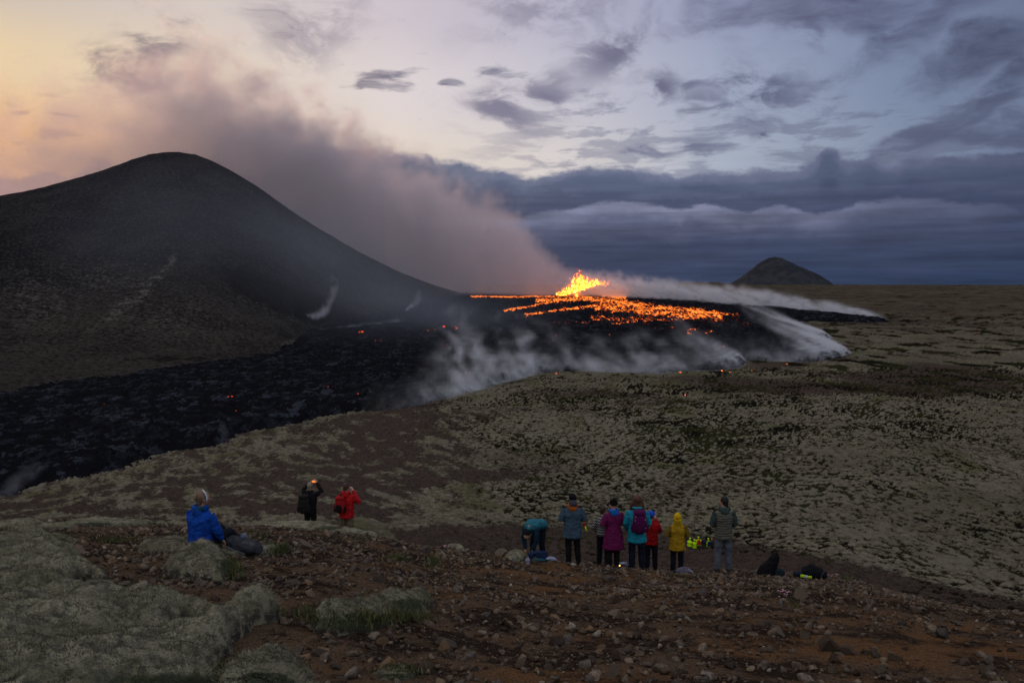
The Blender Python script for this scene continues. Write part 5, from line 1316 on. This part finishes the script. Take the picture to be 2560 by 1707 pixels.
figure('young person in a black and white patterned wool sweater beside the magenta coat', 1508, 21.5, 1266, rz=-.35, pose=dict(elL=(-.27, -.04, 1.14), wrL=(-.19, .1, .95)), jm=yoke(), hem=.86, trousers=(.010, .013, .02), hair=(.028, .020, .017), group=GR, look=-.8, boots=(.02, .015, .012))
figure('person in a long magenta coat with a blue collar and black pompom hat', 1533, 21.0, 1250, rz=.25, pose=dict(bent, anL=(-.10, .0, .085), anR=(.10, .0, .085)), jacket=(.105, .010, .060), hem=.52, flare=1.38, trousers=BLK, hat=(.005, .005, .006, 1), hood=(.010, .105, .40), group=GR, look=1.0, bulk=1.06)
w5 = figure('person with long auburn hair in a turquoise jacket carrying the purple backpack', 1592, 21.0, 1240, rz=-.03, pose=dict(elL=(-.27, .0, 1.12), wrL=(-.22, .16, .95), elR=(.27, 0, 1.12), wrR=(.22, .16, .95), anL=(-.11, 0, .085), anR=(.12, 0, .085)), jacket=(.012, .205, .300), hem=.70, flare=1.1, trousers=(.010, .013, .024), long_hair=(.060, .024, .016), collar=(.016, .25, .34), group=GR, bulk=1.05)
backpack('purple backpack with small reflective marks on the turquoise jacket', w5, (.070, .008, .058), (.055, .007, .045), (0.03, -.245, 1.20), (.155, .11, .26), (.05, .006, .04), True)
figure('small person in a red jacket and bright blue beanie raising a hand to the face', 1628, 21.9, 1279, rz=-.25, pose=dict(elR=(.26, .05, 1.16), wrR=(.10, .22, 1.50), elL=(-.24, 0, 1.13), wrL=(-.2, .1, .9)), jacket=(.26, .008, .010), hem=.80, trousers=(.010, .011, .020), hat=(.012, .055, .42), hair=(.02, .012, .01), group=GR, look=-.5)
figure('person in a mustard yellow raincoat with the hood up', 1693, 21.6, 1279, rz=-.08, pose=dict(bent), jacket=(.30, .185, .012), hem=.72, flare=1.08, trousers=(.009, .011, .018), hood_up=(.42, .27, .008), group=GR, bulk=1.12, sunk=.05, sleeve=(.15, .105, .016))
v8 = figure('man with short black hair in a striped padded vest and pale grey blue trousers', 1808, 21.1, 1241, rz=.0, pose=dict(elL=(-.26, -.02, 1.13), wrL=(-.14, .2, 1.05), elR=(.26, -.02, 1.13), wrR=(.14, .2, 1.05), anL=(-.13, 0, .085), anR=(.14, 0, .085)), jm=banded(((.055, .056, .046), (.095, .094, .078)), .056, 0, 'padded_stripes'), hem=.80, trousers=(.085, .095, .125), sleeve=(.030, .048, .046), hair=(.008, .007, .008), hood=(.042, .066, .060), group=GR, look=.7, bulk=1.05, boots=(.03, .03, .035))
w9 = figure('person in black holding an orange lit phone up above the forehead', 776, 26.0, 1206, rz=-.15, pose=dict(elL=(-.26, .12, 1.50), wrL=(-.08, .22, 1.70), elR=(.34, .10, 1.48), wrR=(.15, .20, 1.72)), jacket=(.009, .009, .012), hem=.80, trousers=(.007, .008, .010), hair=(.16, .13, .105), group='pair of onlookers beyond the brow on the left')
bp9 = backpack('black backpack on the person holding up the phone', w9, (.016, .016, .015), (.012, .012, .012), (-.10, -.25, 1.12), (.17, .12, .28))
def phone():
    root = empty('phone', (0, 0, 0)); attach_like(root, w9); tag(root, 'phone held up in both hands with a glowing orange screen', 'phone')
    bm = bmesh.new(); rbox(bm, (.04, .27, 1.74), (.078, .006, .042), None, 10); finish('case', bm, cloth(BLK, .4), root)
    m, t, b, P = newmat('lit_screen'); n = noise(t, P, 30, 2, .5); setb(t, b, (.01, .01, .01), .3, em=mixc(t, n.ss(.3, .7), (1, .16, .01), (1, .34, .04)), ems=1.1)
    bm = bmesh.new(); bmesh.ops.create_cube(bm, size=1, matrix=Matrix.Translation((.04, .2615, 1.74)) @ Matrix.Diagonal((.142, .003, .074, 1))); o = finish('screen', bm, m, root); o.data.polygons.foreach_set('use_smooth', [False] * 6)
phone()
r10 = figure('person in a red hooded jacket and khaki trousers with one hand at the face', 867, 26.3, 1207, rz=-.2, pose=dict(elR=(.34, .06, 1.20), wrR=(.12, .20, 1.50), elL=(-.28, .0, 1.14), wrL=(-.2, .15, .98)), jacket=(.33, .010, .014), hem=.80, trousers=(.105, .088, .060), hair=(.045, .024, .020), hood=(.36, .012, .016), group='pair of onlookers beyond the brow on the left', bulk=1.1, look=-.4)
backpack('red and black backpack worn over the red jacket', r10, (.25, .010, .013), (.010, .009, .010), (-.09, -.24, 1.18), (.14, .10, .22))
# the person sitting on the mossy ledge
sit = dict(sit=True, hip=(0, 0, .16), chest=(0, .02, .52), neck=(0, .03, .71), head=(.02, .05, .865), shL=(-.19, .02, .64), shR=(.19, .02, .64), elL=(-.25, .10, .40), elR=(.26, .08, .38), wrL=(-.05, .34, .34), wrR=(.27, .18, .20), hjL=(-.09, .03, .13), hjR=(.09, .03, .13), knL=(.0, .44, .27), knR=(.20, .42, .25), anL=(.06, .74, -.08), anR=(.26, .72, -.10), toL=(.08, .90, -.10), toR=(.30, .88, -.12))
w11 = figure('person with a white headband in a royal blue jacket sitting on the moss', 500, 13.0, H=1.72, rz=-.42, pose=sit, jacket=(.006, .045, .270), trousers=(.012, .014, .020), hair=(.125, .082, .055), collar=(.008, .055, .065), hood=(.007, .048, .25), group=None, vox=.010, look=-.5, zoff=.05, bulk=1.12)
def band():
    bm = bmesh.new(); Rz = Euler((0, 0, -.35)); hc = Vector(sit['head'])
    loft(bm, [(hc + Rz.to_matrix() @ Vector((.092 * math.cos(a), .012 + .012 * math.cos(2 * a), .015 + .112 * math.sin(a))), .012, .009, (0, 1, 0)) for a in np.linspace(-.5, math.pi + .5, 18)], 8); finish('headband', bm, cloth((.42, .52, .62), .6), w11)
    bm = bmesh.new(); ball(bm, hc + Vector((-.05, -.10, .015)), (.035, .032, .032), 2); finish('hair_bun', bm, cloth((.125, .082, .055), .7, .3, .3, 'hair_strands'), w11, .008, .01, 4, 30)
band()
def ground_bag(name, label, cat, px, Y, parts, rz=0.0, zoff=0.0):
    p = at(px, Y); root = empty(name, p + np.array([0, 0, zoff]), rz); tag(root, label, cat)
    for nm, fn, col, vx, ro in parts:
        bm = bmesh.new(); fn(bm); finish(nm, bm, cloth(col) if isinstance(col, tuple) else col, root, vx, ro, 31, 9)
    return root
ground_bag('rucksack', 'grey and black rucksack slumped beside the seated person in blue', 'rucksack', 604, 13.2, [
    ('bag', lambda b: (loft(b, [((-.26, .05, .14), .12, .13, (0, 1, 0)), ((-.08, 0, .13), .15, .14, (0, 1, 0)), ((.12, -.02, .10), .15, .12, (0, 1, 0)), ((.30, -.02, .05), .09, .07, (0, 1, 0))])), (.030, .034, .042), .012, .035),
    ('top_flap', lambda b: ball(b, (.02, .0, .27), (.05, .04, .055), 2), (.10, .13, .21), .01, .01),
    ('strap', lambda b: loft(b, [((-.20, -.14, .14), .014, .006), ((-.05, -.17, .08), .014, .006), ((.10, -.17, .03), .014, .006)], 6), (.09, .10, .12), None, 0),
    ('pocket', lambda b: rbox(b, (.12, -.10, .14), (.12, .07, .07), Euler((0, .3, 0)), 3), (.05, .055, .065), .01, .02)], 0, .07)
# things lying about on the brow
def tent(b): loft(b, [((-.14, 0, .02), .24, .17), ((-.10, 0, .16), .22, .15), ((0.02, 0, .36), .15, .11), ((.09, 0, .52), .10, .08), ((.10, 0, .60), .04, .04)])
ground_bag('rucksack', 'tall black rucksack standing alone right of the man in the striped vest', 'rucksack', 1932, 20.6, [
    ('bag', tent, (.008, .008, .010), .014, .03), ('front_pocket', lambda b: rbox(b, (.16, -.12, .12), (.12, .07, .12), None, 3), (.012, .020, .026), .012, .02),
    ('top_loop', lambda b: loft(b, [((.06, 0, .55), .012, .012), ((.10, 0, .63), .012, .012), ((.14, 0, .54), .012, .012)], 6), (.012, .012, .014), None, 0), ('buckle', lambda b: rbox(b, (.05, -.19, .06), (.012, .01, .045), None, 4), (.10, .15, .18), None, 0)])
hv = (.42, .70, .010)
ground_bag('duffel_bag', 'black bag lying down with a neon yellow and silver band', 'bag', 2030, 20.4, [
    ('bag', lambda b: loft(b, [((-.18, 0, .14), .11, .12, (0, 1, 0)), ((.0, 0, .19), .15, .18, (0, 1, 0)), ((.20, 0, .15), .15, .15, (0, 1, 0)), ((.36, -.02, .09), .12, .08, (0, 1, 0))]), (.009, .010, .013), .013, .035),
    ('handle_end', lambda b: loft(b, [((-.40, -.04, .12), .06, .06, (0, 1, 0)), ((-.22, -.04, .12), .07, .07, (0, 1, 0))]), (.014, .018, .034), .012, .02),
    ('yellow_band', lambda b: (rbox(b, (-.22, -.155, .11), (.052, .014, .034), None, 5), rbox(b, (-.05, -.18, .095), (.045, .014, .034), None, 5)), hv, None, 0),
    ('silver_band', lambda b: rbox(b, (-.135, -.168, .102), (.042, .014, .033), None, 5), (.45, .45, .50), None, 0),
    ('strap', lambda b: loft(b, [((.20, -.17, .08), .012, .02), ((.25, -.16, .20), .012, .02), ((.30, -.10, .24), .012, .02)], 6), (.05, .055, .075), None, 0)], -.15)
ground_bag('clothes_heap', 'heap of navy and light blue clothes on the ground at the bending person\'s hands', 'clothes', 1352, 20.7, [
    ('navy_jacket', lambda b: (loft(b, [((-.28, 0, .06), .07, .13), ((-.05, 0, .10), .08, .17), ((.16, 0, .07), .06, .13)]), ball(b, (-.16, .02, .17), (.14, .10, .06), 2)), (.012, .022, .055), .013, .045),
    ('teal_cloth', lambda b: ball(b, (-.05, -.13, .05), (.20, .07, .04), 2), (.010, .060, .085), .012, .03), ('pale_cloth', lambda b: ball(b, (.24, -.05, .06), (.14, .08, .05), 2), (.20, .23, .34), .012, .04), ('pink_scrap', lambda b: ball(b, (.38, -.08, .03), (.04, .03, .02), 2), (.30, .12, .26), .01, .01)], 0, .02)
ground_bag('daypack', 'small grey and white daypack on the ground at the feet of the person in yellow', 'bag', 1712, 20.8, [
    ('bag', lambda b: ball(b, (0, 0, .07), (.21, .14, .11), 3), (.085, .080, .115), .013, .03), ('pale_trim', lambda b: loft(b, [((-.20, -.11, .03), .018, .02), ((-.08, -.15, .05), .018, .02), ((.02, -.15, .02), .018, .02)], 6), (.30, .32, .42), None, 0), ('side_strap', lambda b: loft(b, [((.08, -.10, .15), .015, .012), ((.17, -.10, .10), .015, .012), ((.22, -.10, .01), .015, .012)], 6), (.26, .30, .36), None, 0)])
def jug(b): loft(b, [((0, 0, .0), .05, .05), ((0, 0, .10), .055, .055), ((.01, 0, .16), .02, .02)])
ground_bag('drinks_bottle', 'pale bluish bottle standing alone on the gravel below the heap of clothes', 'bottle', 1319, 19.6, [('bottle_body', jug, (.22, .23, .33), .01, .01), ('cap', lambda b: loft(b, [((.01, 0, .165), .018, .018), ((.012, 0, .185), .016, .016)], 8), (.12, .12, .16), None, 0)])
def lantern():
    p = at(1550, 24.0); root = empty('small_lamp', p + np.array([0, 0, .10])); tag(root, 'tiny glowing yellow lamp on the ground behind the legs of the group', 'lamp')
    m, t, b, P = newmat('lamp_glow'); setb(t, b, (.2, .1, .02), .5, em=(1, .50, .07), ems=6.0)
    bm = bmesh.new(); ball(bm, (0, -.02, .07), (.016, .016, .016), 2); finish('bulb', bm, m, root); bm = bmesh.new(); loft(bm, [((0, 0, -.1), .035, .035), ((0, 0, .04), .035, .035)], 10); finish('lamp_body', bm, cloth((.10, .10, .12)), root)
lantern()
ground_bag('picnic_things', 'pale blue bundle on the ground between the magenta coat and the turquoise jacket', 'bundle', 1560, 24.6, [('cloth_roll', lambda b: loft(b, [((-.12, 0, .12), .04, .06, (0, 1, 0)), ((.10, 0, .13), .05, .07, (0, 1, 0))]), (.14, .16, .24), .012, .02), ('pale_end', lambda b: ball(b, (-.02, -.05, .15), (.06, .03, .04), 2), (.30, .32, .40), .01, .01)], 0, .12)
# rescue volunteers resting below the brow, about a hundred metres down
def volunteer(label, px, py, top, col, rz, pack=None, hat=None, tr=(.012, .014, .03), lean=0.0):
    sp_ = dict(sit, knL=(-.12, .42, .40), knR=(.12, .42, .40), anL=(-.12, .72, .06), anR=(.12, .72, .06), toL=(-.14, .9, .04), toR=(.14, .9, .04), wrL=(-.06, .42, .44), wrR=(.06, .42, .44), elL=(-.3, .12, .42), elR=(.3, .12, .42), head=(0, .05, .865))
    Yv = 93.0; b = figure(label, px, Yv, H=1.85, rz=rz, pose=sp_, jacket=col, trousers=tr, hat=hat or col, vox=.022, group='volunteers in neon jackets resting down the slope', bulk=1.25)
    zt = ray(px, top)[1] * Yv; b.location.z = zt - .98 * b.scale[0]
    if pack:
        r = backpack(pack[0], b, pack[1], pack[1], (0, -.24, .42), (.17, .12, .24), (.02, .02, .02), False, .022)
    return b
volunteer('volunteer in neon yellow reclining at the left end of the resting group', 1724, 1360, 1344, hv, -.9)
volunteer('volunteer in neon yellow with a red rucksack on the back', 1746, 1360, 1341, hv, 0, ('red rucksack on the neon yellow volunteer', (.36, .012, .012)))
volunteer('dark clad person sitting between two neon yellow volunteers', 1761, 1360, 1342, (.015, .02, .035), .2, None, (.01, .012, .02), (.015, .06, .16))
volunteer('volunteer in neon yellow with a dark rucksack, at the right of the group', 1771, 1362, 1345, hv, .1, ('dark navy rucksack on the neon yellow volunteer', (.012, .018, .05)))
volunteer('person with an orange hat at the right end of the resting group', 1780, 1362, 1345, (.02, .02, .03), .3, None, (.40, .17, .03))
volunteer('volunteer in neon yellow crouching just left of the red rucksack', 1736, 1362, 1348, hv, -.3)
# walkers far out on the plain
def walker(label, px, Y, py_feet, H, col, grp, tr=BLK, hat=None, pose=None):
    b = figure(label, px, Y, H=H, rz=random.Random(px).uniform(-1, 1), pose=pose or dict(knL=(-.1, .12, .5), anR=(.12, -.14, .1)), jacket=col, trousers=tr, hat=hat or (.02, .02, .02), vox=.05, group=grp, bulk=1.15, boots=(.012, .012, .012))
    b.location.z = ray(px, py_feet)[1] * Y
    return b
G2 = 'tiny walkers far out on the plain'
walker('tiny dark walker, left one of the pair beside the smoke on the plain', 2178, 470, 838, 1.8, (.010, .010, .014), G2)
walker('tiny dark walker, right one of the pair beside the smoke on the plain', 2185, 470, 838, 1.7, (.014, .012, .014), G2)
walker('tiny walker in dull red far out at the right', 2440, 480, 830, 1.8, (.14, .012, .02), G2)
walker('tiny walker in grey blue far out at the right, beside the red one', 2458, 480, 829, 1.75, (.03, .038, .06), G2)
walker('tiny dark person with a red torch on the moss plain below the flow', 1716, 236, 994, 1.35, (.012, .010, .014), G2)
def torch():
    u, w = ray(1713, 987); Y = 235.2; root = empty('red_torch', (u * Y, Y, w * Y)); tag(root, 'red torch glowing beside the lone figure on the moss plain', 'torch')
    m, t, b, P = newmat('torch_glow'); setb(t, b, (.2, .02, .01), .5, em=(1, .10, .04), ems=3.0)
    bm = bmesh.new(); ball(bm, (0, 0, 0), (.11, .11, .16), 2); finish('lens', bm, m, root); bm = bmesh.new(); loft(bm, [((0, .12, 0), .06, .06), ((.05, .5, -.1), .06, .06)], 8); finish('handle', bm, cloth(BLK), root)
torch()
# fires in the moss along the margin
for k, (px, py, h_, w_, lb) in enumerate([(1024, 1021, 5, 9, 'low orange fire at the near corner of the flow, left of centre'), (1700, 932, 7, 12, 'orange fire on the near margin, below the middle of the flow'), (1805, 928, 9, 5, 'narrow flame near the dark knoll'), (1826, 931, 5, 9, 'small fire just right of the narrow flame'), (1967, 911, 6, 6, 'fire on the margin right of the dark knoll'), (2112, 873, 7, 7, 'pink orange fire at the right tip of the flow'), (2086, 890, 4, 5, 'tiny fire left of the right tip'), (1880, 927, 4, 4, 'tiny fire at the foot of the dark knoll'), (1391, 934, 4, 4, 'tiny red fire where the thick smoke begins')]):
    flame(px, py, h_ * 1.3, w_, 900 + k, lb)
def hill_fire(px, py, Y, h_, w_, seed, lb):
    flame(px, py, h_, w_, seed, lb); o = bpy.data.objects[[n for n in bpy.data.objects.keys() if n.startswith('moss_fire')][-1]]
    u, w = ray(px, py); s = Y / o.location.y; o.location = (u * Y, Y, w * Y); o.scale = (s, s, s)
hill_fire(724, 784, 639, 4, 5, 950, 'tiny ember at the left foot of the curling wisp on the hill')
hill_fire(1011, 778, 759, 5, 5, 951, 'small flame on the right flank of the hill, under a faint wisp')
# a bird in front of the plume
def bird():
    u, w = ray(1000, 554); Y = 260.0; root = empty('bird', (u * Y, Y, w * Y), .4); tag(root, 'small dark bird gliding in front of the grey plume', 'bird')
    c = cloth((.012, .012, .014)); bm = bmesh.new(); loft(bm, [((0, .26, 0), .02, .02), ((0, .16, .01), .05, .05), ((0, -.05, 0), .07, .06), ((0, -.3, 0), .06, .02), ((0, -.38, 0), .08, .01)], 10)
    for s in (-1, 1): loft(bm, [((s * .02, .03, .02), .10, .02, (0, 1, 0)), ((s * .28, .06, .09), .09, .015, (0, 1, 0)), ((s * .62, -.06, .04), .04, .01, (0, 1, 0))], 10)
    finish('bird_body', bm, c, root, .02)
bird()
